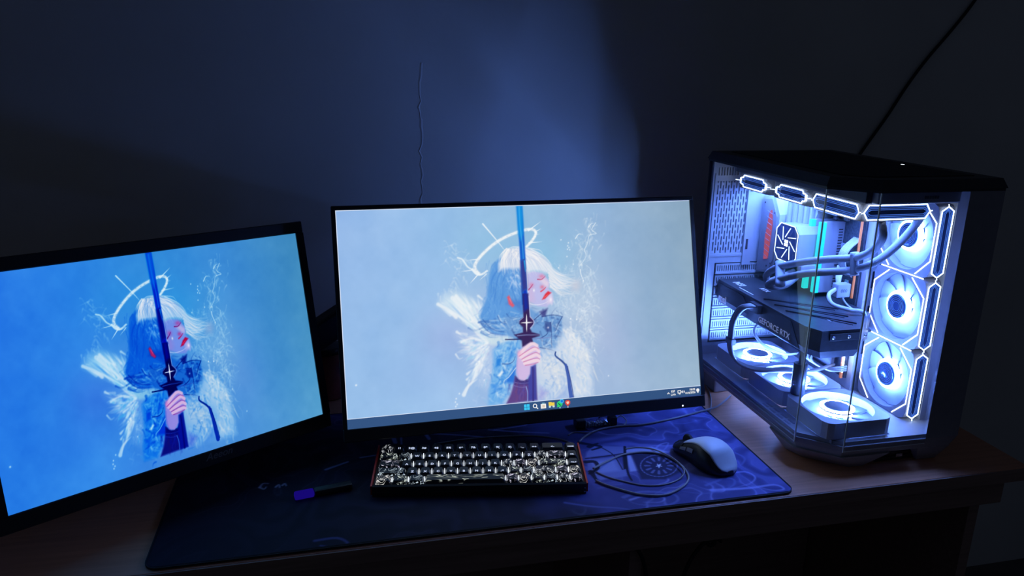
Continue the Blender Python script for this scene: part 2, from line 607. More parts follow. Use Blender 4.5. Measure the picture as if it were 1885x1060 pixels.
# ------------------------------------------------------------------ the picture shown on both screens
def paint_wallpaper():
    Hm = homography([(618.5, 388), (1268, 367), (1290, 727), (639, 790.8)], [(0, 0), (1, 0), (1, 1), (0, 1)])
    W, H = 600, 338

    def tf(x, y):
        q = Hm @ np.array([x, y, 1.0])
        return q[0] / q[2] * (W - 1), q[1] / q[2] * (H - 1)
    p = Paint(W, H, tf)
    A = lambda L: [(840 + x / 5.577, 370 + y / 5.577) for x, y in L]
    B = lambda L: [(790 + x / 4.816, 540 + y / 4.816) for x, y in L]
    C = lambda L: [(930 + x / 4.82, 540 + y / 4.82) for x, y in L]
    D = lambda L: [(1000 + x / 4.817, 380 + y / 4.817) for x, y in L]
    E = lambda L: [(610 + x / 4.608, 370 + y / 4.608) for x, y in L]
    rng = p.rng
    U, V = np.meshgrid(np.linspace(0, 1, W), np.linspace(0, 1, H))

    # background wash
    kx = [0, 0.25, 0.5, 0.72, 1.0]
    top = np.array([(148, 184, 232), (150, 190, 232), (148, 188, 222), (147, 180, 216), (138, 166, 190)], float)
    bot = np.array([(150, 190, 232), (160, 196, 236), (160, 185, 225), (160, 186, 220), (154, 182, 206)], float)
    for c in range(3):
        a = np.interp(U, kx, top[:, c]); b = np.interp(U, kx, bot[:, c])
        p.img[..., c] = (a * (1 - V) + b * V) / 255
    n1 = p.noise(7, 5, 1); n2 = p.noise(14, 4, 2); n3 = p.noise(40, 3, 3)
    p.img += ((n1 - 0.5) * 0.07 + (n2 - 0.5) * 0.03)[..., None] * np.array([1.2, 0.9, 0.5])
    # pale lavender and turquoise clouds near the figure
    for (x, y, rx, ry, col, al) in [(1000, 480, 60, 55, (135, 195, 228), .55), (900, 450, 60, 40, (140, 192, 226), .5),
                                    (930, 610, 70, 60, (170, 178, 225), .3), (1120, 620, 40, 60, (168, 178, 220), .35),
                                    (1075, 560, 45, 75, (200, 212, 228), .5), (820, 620, 45, 45, (160, 172, 222), .4),
                                    (780, 690, 60, 35, (150, 182, 230), .3), (845, 560, 22, 20, (205, 225, 235), .5)]:
        p.dab(x, y, rx, ry, col, al)

    def scatter(n, path, spread, ang, angs, ln, w0, cols, al, soft=1.0):
        Pp = p.pts(path)
        m = len(Pp) - 1
        for _ in range(n):
            t = rng.random() * m; i = int(t); f = t - i
            q = Pp[i] * (1 - f) + Pp[i + 1] * f + rng.normal(0, 1, 2) * spread
            a = math.radians(ang + rng.normal() * angs); l_ = ln * (0.4 + rng.random())
            d = np.array([math.cos(a), math.sin(a)]) * l_
            bend = rng.normal(0, 0.18, 2) * l_
            c = cols[rng.integers(len(cols))]
            p.stroke([q - d / 2, q + bend, q + d / 2], w0 * 1.7 * (0.4 + rng.random()), 0.5, c, al * .8 * (0.4 + 0.6 * rng.random()), soft * 1.9, raw=True)

    WH = [(236, 244, 248), (222, 236, 246), (246, 246, 246), (205, 225, 242)]
    # splash on the right
    scatter(150, D([(440, 140), (400, 260), (370, 380), (350, 500), (390, 620), (420, 740), (380, 900), (350, 1050)]), 9, 95, 35, 15, 1.3, WH, .5)
    scatter(60, D([(300, 250), (300, 350), (330, 500), (250, 560), (210, 560), (120, 540)]), 7, 90, 50, 9, 1.1, WH, .45)
    p.stroke(D([(460, 140), (425, 200), (465, 235), (405, 250), (385, 330), (360, 380), (375, 430), (345, 490), (310, 530)]), 1.2, .8, (238, 246, 250), .75)
    p.stroke(D([(280, 280), (310, 240), (345, 245)]), 1.6, .6, (238, 246, 250), .8)
    p.stroke(D([(395, 180), (420, 150), (455, 140)]), 1.5, .4, (238, 246, 250), .8)
    p.stroke(D([(325, 555), (330, 600), (350, 655), (345, 680)]), 1.4, .6, (245, 250, 252), .8)
    p.stroke(D([(380, 520), (420, 560), (400, 600), (380, 640)]), 1.0, .6, (220, 235, 245), .6)
    for x, y in [(218, 318), (212, 345), (222, 360), (210, 375), (230, 380), (152, 292), (262, 508), (130, 540), (350, 655), (205, 440), (235, 995), (290, 1000)]:
        q = D([(x, y)])[0]; p.dab(q[0], q[1], .9, 1.1, (250, 253, 255), .9)
    p.poly(D([(240, 690), (270, 650), (310, 655), (325, 700), (300, 745), (250, 740)]), (205, 206, 220), 6, .7)
    scatter(90, D([(60, 880), (200, 880), (330, 950), (420, 1000), (300, 800), (200, 700)]), 14, 80, 60, 12, 1.3, WH, .4)
    scatter(150, C([(430, 100), (560, 130), (680, 180), (720, 320), (780, 450), (740, 330)]), 9, 75, 45, 12, 1.4, WH, .4)

    # left wing: fans of feathers from the shoulder
    p.poly(B([(90, 95), (130, 30), (230, 0), (340, 60), (470, 120), (540, 330), (560, 440), (480, 380), (320, 240)]), (214, 232, 243), 9, .9)
    p.poly(B([(250, 360), (420, 380), (560, 450), (560, 620), (500, 820), (440, 780), (480, 620), (380, 540)]), (190, 208, 236), 12, .8)
    org = p.pts(B([(530, 430)]))[0]
    for k in range(260):
        t = rng.random()
        tipz = [(75, 95), (130, 10), (235, -10), (420, 10), (430, 100)] if t < .5 else [(235, 340), (240, 420), (225, 560), (330, 700), (300, 910), (420, 760)]
        i = rng.integers(len(tipz) - 1); f = rng.random()
        a, b = np.array(tipz[i]), np.array(tipz[i + 1])
        tip = p.pts(B([tuple(a * (1 - f) + b * f)]))[0]
        s0 = rng.random() * .75; s1 = min(1.0, s0 + .12 + rng.random() * .28)
        q0 = org + (tip - org) * s0 + rng.normal(0, 2.0, 2); q1 = org + (tip - org) * s1 + rng.normal(0, 2.0, 2)
        col = WH[rng.integers(4)] if rng.random() < .7 else [(150, 190, 235), (175, 185, 225), (160, 215, 240)][rng.integers(3)]
        p.stroke([q0, (q0 + q1) / 2 + rng.normal(0, 1, 2), q1], 2.0 + rng.random() * 4.0, .6, col, .25 + .35 * rng.random(), 2.4, raw=True)
    for z, wd in [([(75, 95), (160, 140), (300, 230), (420, 320), (500, 370)], 4.5), ([(205, 40), (290, 130), (400, 250), (490, 360)], 6),
                  ([(235, 25), (300, 90), (370, 130)], 5), ([(350, 120), (400, 220), (460, 320), (500, 380)], 4), ([(240, 340), (290, 375)], 3.4),
                  ([(280, 430), (340, 405), (420, 400), (470, 440)], 3.2), ([(380, 540), (450, 500), (520, 460)], 3),
                  ([(330, 715), (370, 680)], 3.4), ([(300, 900), (340, 820), (420, 760)], 5.5), ([(230, 540), (260, 580), (290, 570)], 2.2),
                  ([(325, 765), (350, 735)], 2.4), ([(430, 20), (490, 70)], 3.0)]:
        p.stroke(B(z), wd * 1.2, 1.0, (236, 242, 246), .75, 2.4)
    p.poly(B([(480, 380), (560, 370), (700, 380), (720, 420), (620, 460), (540, 450)]), (205, 225, 235), 3, .9)
    for x, y in [(232, 935), (225, 965), (240, 985), (260, 890), (228, 1005), (440, 600), (460, 470), (480, 770)]:
        q = B([(x, y)])[0]; p.dab(q[0], q[1], 1.1, 1.3, (245, 250, 253), .85)
    scatter(70, B([(400, 600), (500, 560), (520, 700), (470, 820), (450, 900)]), 8, 110, 40, 11, 1.4, [(225, 235, 246), (140, 180, 232), (180, 205, 238)], .5)

    # faint feathers behind the head, left
    scatter(70, E([(1000, 400), (1080, 480), (1130, 560), (1060, 760), (1000, 820)]), 9, 65, 40, 13, 1.5, WH, .4)

    # halo
    hal = A([(228, 745), (190, 700), (190, 645), (240, 570), (330, 480), (430, 405), (530, 352), (640, 310), (740, 285), (798, 298), (808, 340), (770, 405), (715, 465)])
    p.stroke(hal, 7.0, 5.0, (190, 212, 232), .6, 2.5)
    p.stroke(hal, 4.6, 3.6, (240, 244, 246), .9, 1.5)
    Ph = np.array([v[:] for v in catmull([Vector((*q, 0)) for q in p.pts(hal)], 6)])[:, :2]
    for q in Ph[::2]:
        p.dab(q[0] + rng.normal(), q[1] + rng.normal(), 1.5, .8, (170, 195, 225) if rng.random() < .5 else (255, 255, 255), .55, raw=True)
    p.stroke(A([(160, 700), (200, 745), (255, 750), (310, 715)]), 3.6, 3.0, (240, 246, 249), .9, 1.3)
    for z, wd in [([(268, 232), (410, 400), (492, 505)], 2.4), ([(735, 300), (858, 208)], 2.2), ([(800, 315), (862, 280)], 1.6), ([(740, 425), (872, 414)], 1.8),
                  ([(215, 595), (108, 606)], 1.6), ([(170, 705), (45, 722)], 1.6), ([(215, 755), (138, 842)], 2.0), ([(305, 745), (235, 810)], 1.4),
                  ([(800, 340), (850, 335)], 1.2)]:
        p.stroke(A(z), wd, .5, (240, 246, 250), .9, 1.0)
    p.stroke(A([(10, 580), (60, 600), (110, 670), (165, 705)]), 2.6, 2.2, (232, 242, 247), .85, 1.4)

    # hair at the back
    hair = A([(500, 560), (420, 600), (365, 660), (330, 760), (318, 880), (300, 1000)]) + B([(470, 120), (440, 200), (470, 290), (560, 355), (700, 372), (830, 330), (830, 60)]) + A([(660, 640)])
    p.poly(hair, (96, 156, 222), 2.5, 1.0)
    scatter(110, A([(400, 720), (380, 850), (420, 980)]) + B([(520, 180), (560, 280), (700, 320)]), 8, 100, 14, 26, 1.4, [(70, 132, 212), (130, 182, 232), (84, 148, 220), (110, 168, 226)], .55)
    scatter(60, A([(540, 800), (600, 900), (640, 1000)]), 6, 80, 22, 20, 1.3, [(130, 180, 235), (80, 140, 220), (175, 210, 242)], .6)
    scatter(110, B([(470, 260), (560, 300), (650, 300), (760, 260), (800, 200)]), 7, 10, 18, 24, 1.5, [(60, 105, 180), (190, 218, 240), (110, 165, 220), (225, 238, 248), (80, 130, 200)], .65)
    p.poly(B([(680, 90), (760, 120), (820, 170), (815, 60), (700, 60)]), (70, 115, 195), 4, .6)

    for z in [[(520, 620), (430, 760), (400, 900), (380, 1050)], [(560, 640), (480, 800), (470, 950), (440, 1060)], [(590, 700), (560, 860), (600, 1000), (640, 1060)], [(470, 650), (370, 780), (350, 940)], [(620, 700), (620, 850), (660, 1000)]]:
        p.stroke(A(z), 2.6, 1.4, (66, 128, 208), .55, 2.2)
    for z in [[(470, 230), (560, 320), (700, 340), (820, 290)], [(455, 270), (540, 350), (680, 368)], [(600, 200), (640, 260), (760, 270), (830, 230)], [(680, 180), (720, 220), (800, 210)]]:
        p.stroke(B(z), 1.8, .8, (50, 92, 170), .6, 1.6)
    # face
    face = A([(690, 800), (700, 740), (780, 715), (880, 735), (940, 810), (948, 850), (935, 890), (972, 935), (975, 975), (985, 1010), (975, 1060)]) + C([(400, 75), (365, 120), (280, 110), (200, 60), (190, 0)])
    p.poly(face, (190, 190, 234), 1.6, 1.0)
    p.poly(A([(840, 800), (900, 790), (945, 830), (940, 880), (900, 870)]), (232, 214, 230), 3, .8)
    p.poly(A([(920, 985), (975, 950), (985, 1010), (975, 1055), (925, 1050)]), (225, 212, 236), 3, .8)
    p.poly(A([(735, 900), (780, 900), (790, 1000), (760, 1060), (735, 1050)]), (215, 180, 215), 5, .5)
    p.dab(*A([(765, 860)])[0], 4, 4, (226, 120, 160), .6)
    p.dab(*A([(870, 770)])[0], 5, 3.6, (228, 120, 155), .65)
    p.dab(*A([(875, 880)])[0], 3.6, 3.2, (232, 110, 135), .7)
    p.stroke(A([(733, 910), (755, 885), (780, 850)]), 2.4, .8, (176, 70, 125), .9)
    p.stroke(A([(828, 800), (870, 800), (905, 768)]), 2.2, .7, (190, 70, 115), .9)
    p.stroke(A([(862, 925), (890, 905), (912, 880)]), 2.6, 1.0, (226, 84, 105), .9)
    p.poly(A([(872, 1010), (905, 950), (935, 922), (968, 938), (935, 968), (905, 1000)]), (222, 50, 66), 1.2, 1.0)
    p.stroke(A([(900, 985), (940, 945)]), 1.4, .6, (250, 120, 120), .8)
    p.dab(*A([(790, 915)])[0], 1.4, 2.2, (246, 246, 252), .95)
    p.dab(*A([(962, 1010)])[0], 2.0, 3.0, (248, 240, 250), .9)
    p.poly(A([(512, 985), (535, 965), (570, 1040)]) + B([(750, 105), (735, 122), (700, 95), (688, 40)]), (228, 92, 112), 1.4, .95)
    p.stroke(A([(540, 1000), (560, 1045)]), 1.2, .8, (250, 150, 160), .8)
    p.stroke(C([(200, 85), (260, 100), (330, 90), (370, 70)]), 1.6, .8, (236, 236, 248), .7)

    # fringe and crown
    crown = A([(430, 640), (470, 590), (500, 520), (570, 478), (680, 465), (790, 500), (900, 575), (965, 650), (975, 720), (920, 735), (850, 715), (770, 715), (700, 745), (640, 690), (560, 690), (480, 690), (430, 720)])
    p.poly(crown, (216, 226, 240), 3.0, .95)
    for k in range(230):
        t = rng.random()
        x0 = 520 + rng.normal() * 20 + t * 180; y0 = 480 + rng.random() * 70
        x1 = 430 + t * 540 + rng.normal() * 22; y1 = 640 + rng.random() * 150 - 40 * abs(t - .4)
        col = [(244, 240, 240), (232, 236, 244), (205, 215, 236), (186, 200, 228), (250, 248, 246)][rng.integers(5)]
        p.stroke(A([(x0, y0), ((x0 + x1) / 2 + (t - .45) * 60, (y0 + y1) / 2 - 25), (x1, y1)]), 1.5, .4, col, .55, 1.0)
    scatter(26, A([(580, 740), (600, 830), (620, 900)]), 5, 60, 30, 9, 1.4, [(235, 240, 250), (200, 215, 245)], .7)
    for z in [[(730, 480), (850, 500), (890, 560)], [(640, 470), (560, 470), (500, 520)], [(760, 490), (890, 560), (960, 640), (990, 740)]]:
        p.stroke(A(z), 1.4, .4, (248, 248, 250), .7)
    # hair blown to the right
    for k in range(110):
        t = rng.random()
        x0, y0 = 930 + t * 30, 640 + t * 240 + rng.normal() * 14
        x2, y2 = 1110 + rng.random() * 140, 790 + t * 130 + rng.normal() * 50
        p.stroke(A([(x0, y0), ((x0 + x2) / 2, (y0 + y2) / 2 + 30 + rng.normal() * 14), (x2, y2)]), 1.9, .4,
                 [(246, 240, 238), (230, 234, 242), (214, 226, 240), (190, 212, 236)][rng.integers(4)], .5, 1.1)

    # collar and scarf
    scarf = C([(0, 210), (120, 220), (215, 130), (300, 190), (380, 190), (500, 200), (490, 260), (520, 340), (520, 420), (440, 490), (330, 500), (240, 480), (60, 400), (0, 330)])
    p.poly(scarf, (112, 160, 216), 2.5, .95)
    scatter(150, C([(40, 260), (100, 330), (260, 250), (330, 210), (450, 230), (470, 330), (420, 430), (330, 450)]), 6, 20, 55, 15, 1.6,
            [(58, 92, 160), (180, 212, 240), (90, 140, 205), (215, 232, 246), (130, 180, 225), (44, 70, 140)], .6)
    for z in [[(320, 205), (420, 190), (500, 205)], [(500, 205), (465, 270), (440, 330)], [(395, 255), (402, 330), (405, 480)], [(345, 250), (395, 258)],
              [(300, 400), (370, 350), (350, 260)], [(230, 250), (300, 190), (360, 150)], [(300, 480), (400, 500), (440, 520)], [(520, 340), (530, 420)]]:
        p.stroke(C(z), 1.6, .8, (46, 66, 130), .75)
    p.poly(C([(345, 260), (400, 255), (402, 340), (360, 340), (340, 310)]), (52, 72, 140), 1.5, .7)
    p.poly(C([(300, 160), (370, 130), (350, 200), (320, 205)]), (60, 60, 130), 2, .8)
    p.dab(*C([(374, 302)])[0], 1.6, 1.6, (210, 214, 240), .9)

    # right side of the cloak
    cl = C([(300, 500), (430, 500), (520, 310), (620, 380), (700, 480), (750, 620), (775, 920), (600, 932), (270, 950), (255, 650)])
    p.poly(cl, (192, 211, 236), 6, .95)
    p.poly(C([(520, 330), (640, 420), (720, 560), (750, 800), (640, 900), (600, 640), (470, 540)]), (216, 224, 236), 9, .75)
    p.poly(C([(300, 600), (420, 590), (500, 680), (500, 800), (380, 800), (290, 720)]), (218, 224, 234), 9, .7)
    scatter(180, C([(480, 540), (600, 460), (660, 600), (690, 780), (650, 900)]), 12, 72, 22, 22, 2.0,
            [(232, 234, 236), (150, 190, 232), (216, 224, 234), (190, 212, 238), (240, 238, 234)], .5)
    scatter(150, C([(330, 560), (420, 600), (470, 700), (440, 850), (340, 900)]), 9, 70, 40, 18, 2.0,
            [(236, 236, 232), (214, 224, 236), (150, 185, 230), (120, 165, 225), (228, 230, 232)], .5)
    scatter(60, C([(560, 330), (640, 420), (700, 520), (750, 640)]), 6, 55, 20, 16, 1.8, [(242, 242, 240), (226, 232, 240)], .6)
    p.poly(C([(300, 830), (370, 880), (320, 945), (270, 945)]), (150, 150, 220), 5, .6)
    p.poly(C([(480, 880), (540, 830), (560, 925), (450, 940)]), (140, 170, 225), 6, .6)
    p.stroke(C([(440, 520), (440, 555), (500, 605), (540, 650)]), 2.2, 3.6, (48, 78, 150), .95)
    p.stroke(C([(530, 635), (552, 740), (565, 840), (580, 935)]), 4.4, 7.0, (62, 92, 176), .95)
    p.stroke(C([(545, 650), (575, 780), (600, 925)]), 1.4, 1.2, (40, 56, 130), .9)

    # left side of the cloak
    cl2 = B([(560, 500), (620, 450), (700, 420), (800, 425), (815, 540), (760, 660), (740, 760), (690, 900), (640, 985), (515, 995), (520, 860), (560, 700)])
    p.poly(cl2, (112, 176, 234), 3, .95)
    scatter(170, B([(640, 480), (740, 500), (640, 600), (660, 700), (590, 800), (600, 940)]), 8, 115, 35, 15, 2.4,
            [(40, 128, 222), (190, 222, 243), (84, 158, 230), (226, 238, 246), (140, 198, 238), (24, 104, 206)], .55)
    p.poly(B([(590, 580), (640, 570), (620, 640), (585, 650)]), (28, 120, 218), 2, .8)
    p.poly(B([(760, 640), (755, 800), (660, 790), (700, 730)]), (36, 110, 216), 3, .85)
    p.poly(B([(540, 810), (600, 800), (600, 860), (570, 870)]), (60, 140, 228), 3, .7)
    p.poly(B([(600, 730), (640, 680), (650, 700), (620, 740)]), (235, 243, 248), 1.5, .9)
    p.stroke(B([(640, 625), (700, 625), (740, 600), (755, 560)]), 1.3, .8, (36, 66, 140), .8)
    p.stroke(B([(760, 660), (700, 740), (655, 780), (665, 850)]), 1.4, .7, (215, 235, 248), .8)

    # sleeve
    p.poly(C([(80, 735), (130, 775), (195, 765), (225, 720), (262, 640), (275, 945), (0, 985), (40, 900), (70, 800)]), (96, 70, 136), 1.8, 1.0)
    p.poly(C([(80, 735), (130, 775), (195, 765), (215, 740), (205, 810), (75, 810)]), (66, 56, 128), 2, .9)
    scatter(50, C([(60, 850), (120, 880), (160, 920), (230, 880)]), 6, 95, 12, 16, 1.6, [(120, 76, 128), (70, 60, 150), (104, 88, 168)], .5)
    p.stroke(C([(75, 790), (130, 800), (200, 795)]), .9, .9, (130, 130, 200), .8)
    p.stroke(C([(70, 820), (130, 835), (180, 830)]), .9, .9, (130, 130, 200), .8)
    p.stroke(C([(178, 830), (190, 880), (190, 955)]), 1.2, 1.4, (150, 180, 240), .9)
    p.poly(C([(215, 640), (262, 620), (272, 945), (200, 955), (195, 800)]), (64, 72, 165), 2, .9)
    p.stroke(C([(238, 660), (240, 800), (240, 950)]), 2.6, 3.4, (60, 52, 130), .9)

    # sword
    p.poly(A([(612, 40), (672, 36), (690, 330), (706, 600), (728, 1062), (668, 1062), (655, 700), (640, 430)]), (24, 98, 205), 1.2, 1.0)
    p.poly(A([(612, 40), (672, 36), (680, 180), (682, 330), (655, 400), (630, 330)]), (22, 148, 226), 2.5, .95)
    p.stroke(A([(640, 60), (650, 250), (672, 430), (682, 590)]), 2.2, 1.4, (70, 170, 238), .7)
    p.poly(A([(655, 610), (690, 600), (715, 760), (725, 900), (668, 930), (655, 720)]), (58, 58, 138), 3, .9)
    p.stroke(A([(692, 610), (704, 720)]), 1.6, .8, (50, 190, 240), .9)
    p.stroke(A([(700, 930), (706, 1060)]), 5, 6, (22, 52, 190), .8)
    p.stroke(A([(714, 700), (728, 900), (733, 1060)]), .9, .9, (226, 236, 250), .9)
    p.poly(C([(145, 0), (198, 0), (212, 200), (245, 238), (245, 270), (214, 310), (230, 342), (300, 362), (300, 376), (232, 398), (250, 470), (145, 478), (140, 420), (110, 400), (72, 366), (150, 345), (150, 300), (118, 268), (120, 240), (155, 208)]), (58, 40, 92), 1.2, 1.0)
    p.poly(C([(152, 0), (192, 0), (200, 130), (160, 160)]), (24, 48, 165), 3, .85)
    p.stroke(C([(204, 20), (214, 200)]), .9, .9, (222, 226, 246), .9)
    p.stroke(C([(120, 242), (155, 212)]), 1.0, .8, (200, 190, 235), .8)
    p.stroke(C([(214, 205), (246, 242), (244, 272), (216, 308)]), 1.2, .8, (220, 214, 246), .85)
    p.stroke(C([(-5, 408), (60, 408), (135, 404)]), 1.8, 2.2, (40, 44, 96), .95)
    p.stroke(C([(100, 375), (180, 368), (300, 368)]), 1.6, 1.0, (126, 136, 190), .9)
    p.stroke(C([(245, 402), (330, 396), (402, 388)]), 2.4, 1.4, (120, 142, 200), .9)
    p.stroke(C([(183, 182), (183, 258)]), .6, 2.4, (250, 250, 255), 1.0)
    p.stroke(C([(184, 338), (183, 258)]), .6, 2.4, (250, 250, 255), 1.0)
    p.stroke(C([(132, 260), (183, 258)]), .6, 2.2, (250, 250, 255), 1.0)
    p.stroke(C([(240, 256), (183, 258)]), .6, 2.2, (250, 250, 255), 1.0)

    # hand
    p.poly(C([(98, 560), (112, 510), (150, 475), (215, 432), (250, 438), (292, 475), (300, 540), (300, 590), (285, 612), (240, 640), (216, 652), (212, 715), (165, 778), (112, 762), (90, 705)]), (208, 186, 228), 1.6, 1.0)
    for z in [[(120, 540), (180, 480), (235, 445), (275, 462)], [(130, 565), (200, 520), (260, 492), (294, 515)], [(150, 590), (215, 565), (270, 545), (298, 562)], [(165, 622), (220, 605), (270, 595), (292, 600)]]:
        p.stroke(C(z), 5.4, 5.0, (242, 216, 228), .9, 1.6)
    for z in [[(118, 556), (190, 508), (250, 476), (290, 492)], [(140, 585), (205, 548), (262, 524), (298, 540)], [(155, 608), (220, 586), (275, 574), (298, 584)], [(170, 638), (230, 630), (285, 612)]]:
        p.stroke(C(z), 1.5, 1.0, (206, 120, 168), .85, 1.0)
    p.dab(*C([(112, 530)])[0], 4, 5, (226, 150, 190), .5)
    p.stroke(C([(100, 600), (98, 680), (110, 750)]), 3, 2, (180, 165, 225), .5)
    p.stroke(C([(100, 765), (135, 785), (185, 768)]), 1.2, 1.0, (60, 50, 110), .9)
    for x, y in [(910, 732), (784, 506), (575, 222), (630, 226), (440, 738)]:
        q = C([(x, y)])[0]; p.dab(q[0], q[1], 1.0, 1.2, (246, 250, 254), .8)
    p.dab(655, 709, 1.4, 1.4, (250, 252, 250), .9)
    # gentle canvas grain
    p.img += ((n3 - 0.5) * 0.02)[..., None]
    return p


# ------------------------------------------------------------------ the room
WY = 1.52                                        # wall behind the desk
SEAM = ony(775, 300, WY)[0]
b = MB().box(SEAM, 3.4, WY, WY + 0.15, -0.75, 2.3)
wb = tag(b.build('wall_back', M['wall']), None, kind='structure')
ang = math.radians(1.0)
b = MB()
dx, dy = -2.6 * math.cos(ang), 2.6 * math.sin(ang)
b.prism([(SEAM, WY + 0.0001), (SEAM, WY + 0.15), (SEAM + dx, WY + dy + 0.15), (SEAM + dx, WY + dy)], -0.75, 2.3)
tag(b.build('wall_left', M['wall']), None, kind='structure')
b = MB().box(-2.6, 3.4, -1.6, 1.9, -0.83, -0.75)
tag(b.build('floor', M['floor']), None, kind='structure')
# cracked plaster ridge along the joint of the two wall faces
b = MB()
rz = random.Random(3)
zz = 0.30
pts_l = []
while zz < 0.62:
    pts_l.append((SEAM - 0.004 + rz.uniform(-0.006, 0.004), SEAM + 0.003 + rz.uniform(-0.003, 0.007), zz)); zz += 0.012
vs = []; fs = []
for (a0, a1, z) in pts_l:
    am = (a0 + a1) / 2
    vs += [(a0, WY + 0.001, z), (am, WY - 0.0009, z), (a1, WY + 0.001, z)]
for i in range(len(pts_l) - 1):
    k = 3 * i
    fs += [(k, k + 1, k + 4, k + 3), (k + 1, k + 2, k + 5, k + 4)]
b.add(vs, fs)
b.build('plaster_ridge', M['wall'], wb, (0, 0, 0))

# ------------------------------------------------------------------ desk
DX0, DX1, DY0, DY1 = -0.80, 1.066, 0.872, 1.49
desk = thing('desk', 'long wooden desk carrying the two monitors, mat and computer tower', 'desk', (0.13, 1.15, -0.75))
MB().box(DX0, DX1, DY0, DY1, -0.022, 0.0, 0.0015).build('tabletop', M['desk'], desk)
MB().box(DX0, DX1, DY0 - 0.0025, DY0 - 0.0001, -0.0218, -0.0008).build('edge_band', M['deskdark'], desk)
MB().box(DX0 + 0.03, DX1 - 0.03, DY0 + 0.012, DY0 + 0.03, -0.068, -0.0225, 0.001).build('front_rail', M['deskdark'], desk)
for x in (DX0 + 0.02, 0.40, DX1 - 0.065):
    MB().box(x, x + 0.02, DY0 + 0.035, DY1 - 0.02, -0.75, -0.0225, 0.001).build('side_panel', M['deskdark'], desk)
MB().box(DX0 + 0.06, DX1 - 0.07, DY1 - 0.20, DY1 - 0.182, -0.62, -0.0225, 0.001).build('back_panel', M['deskdark'], desk)


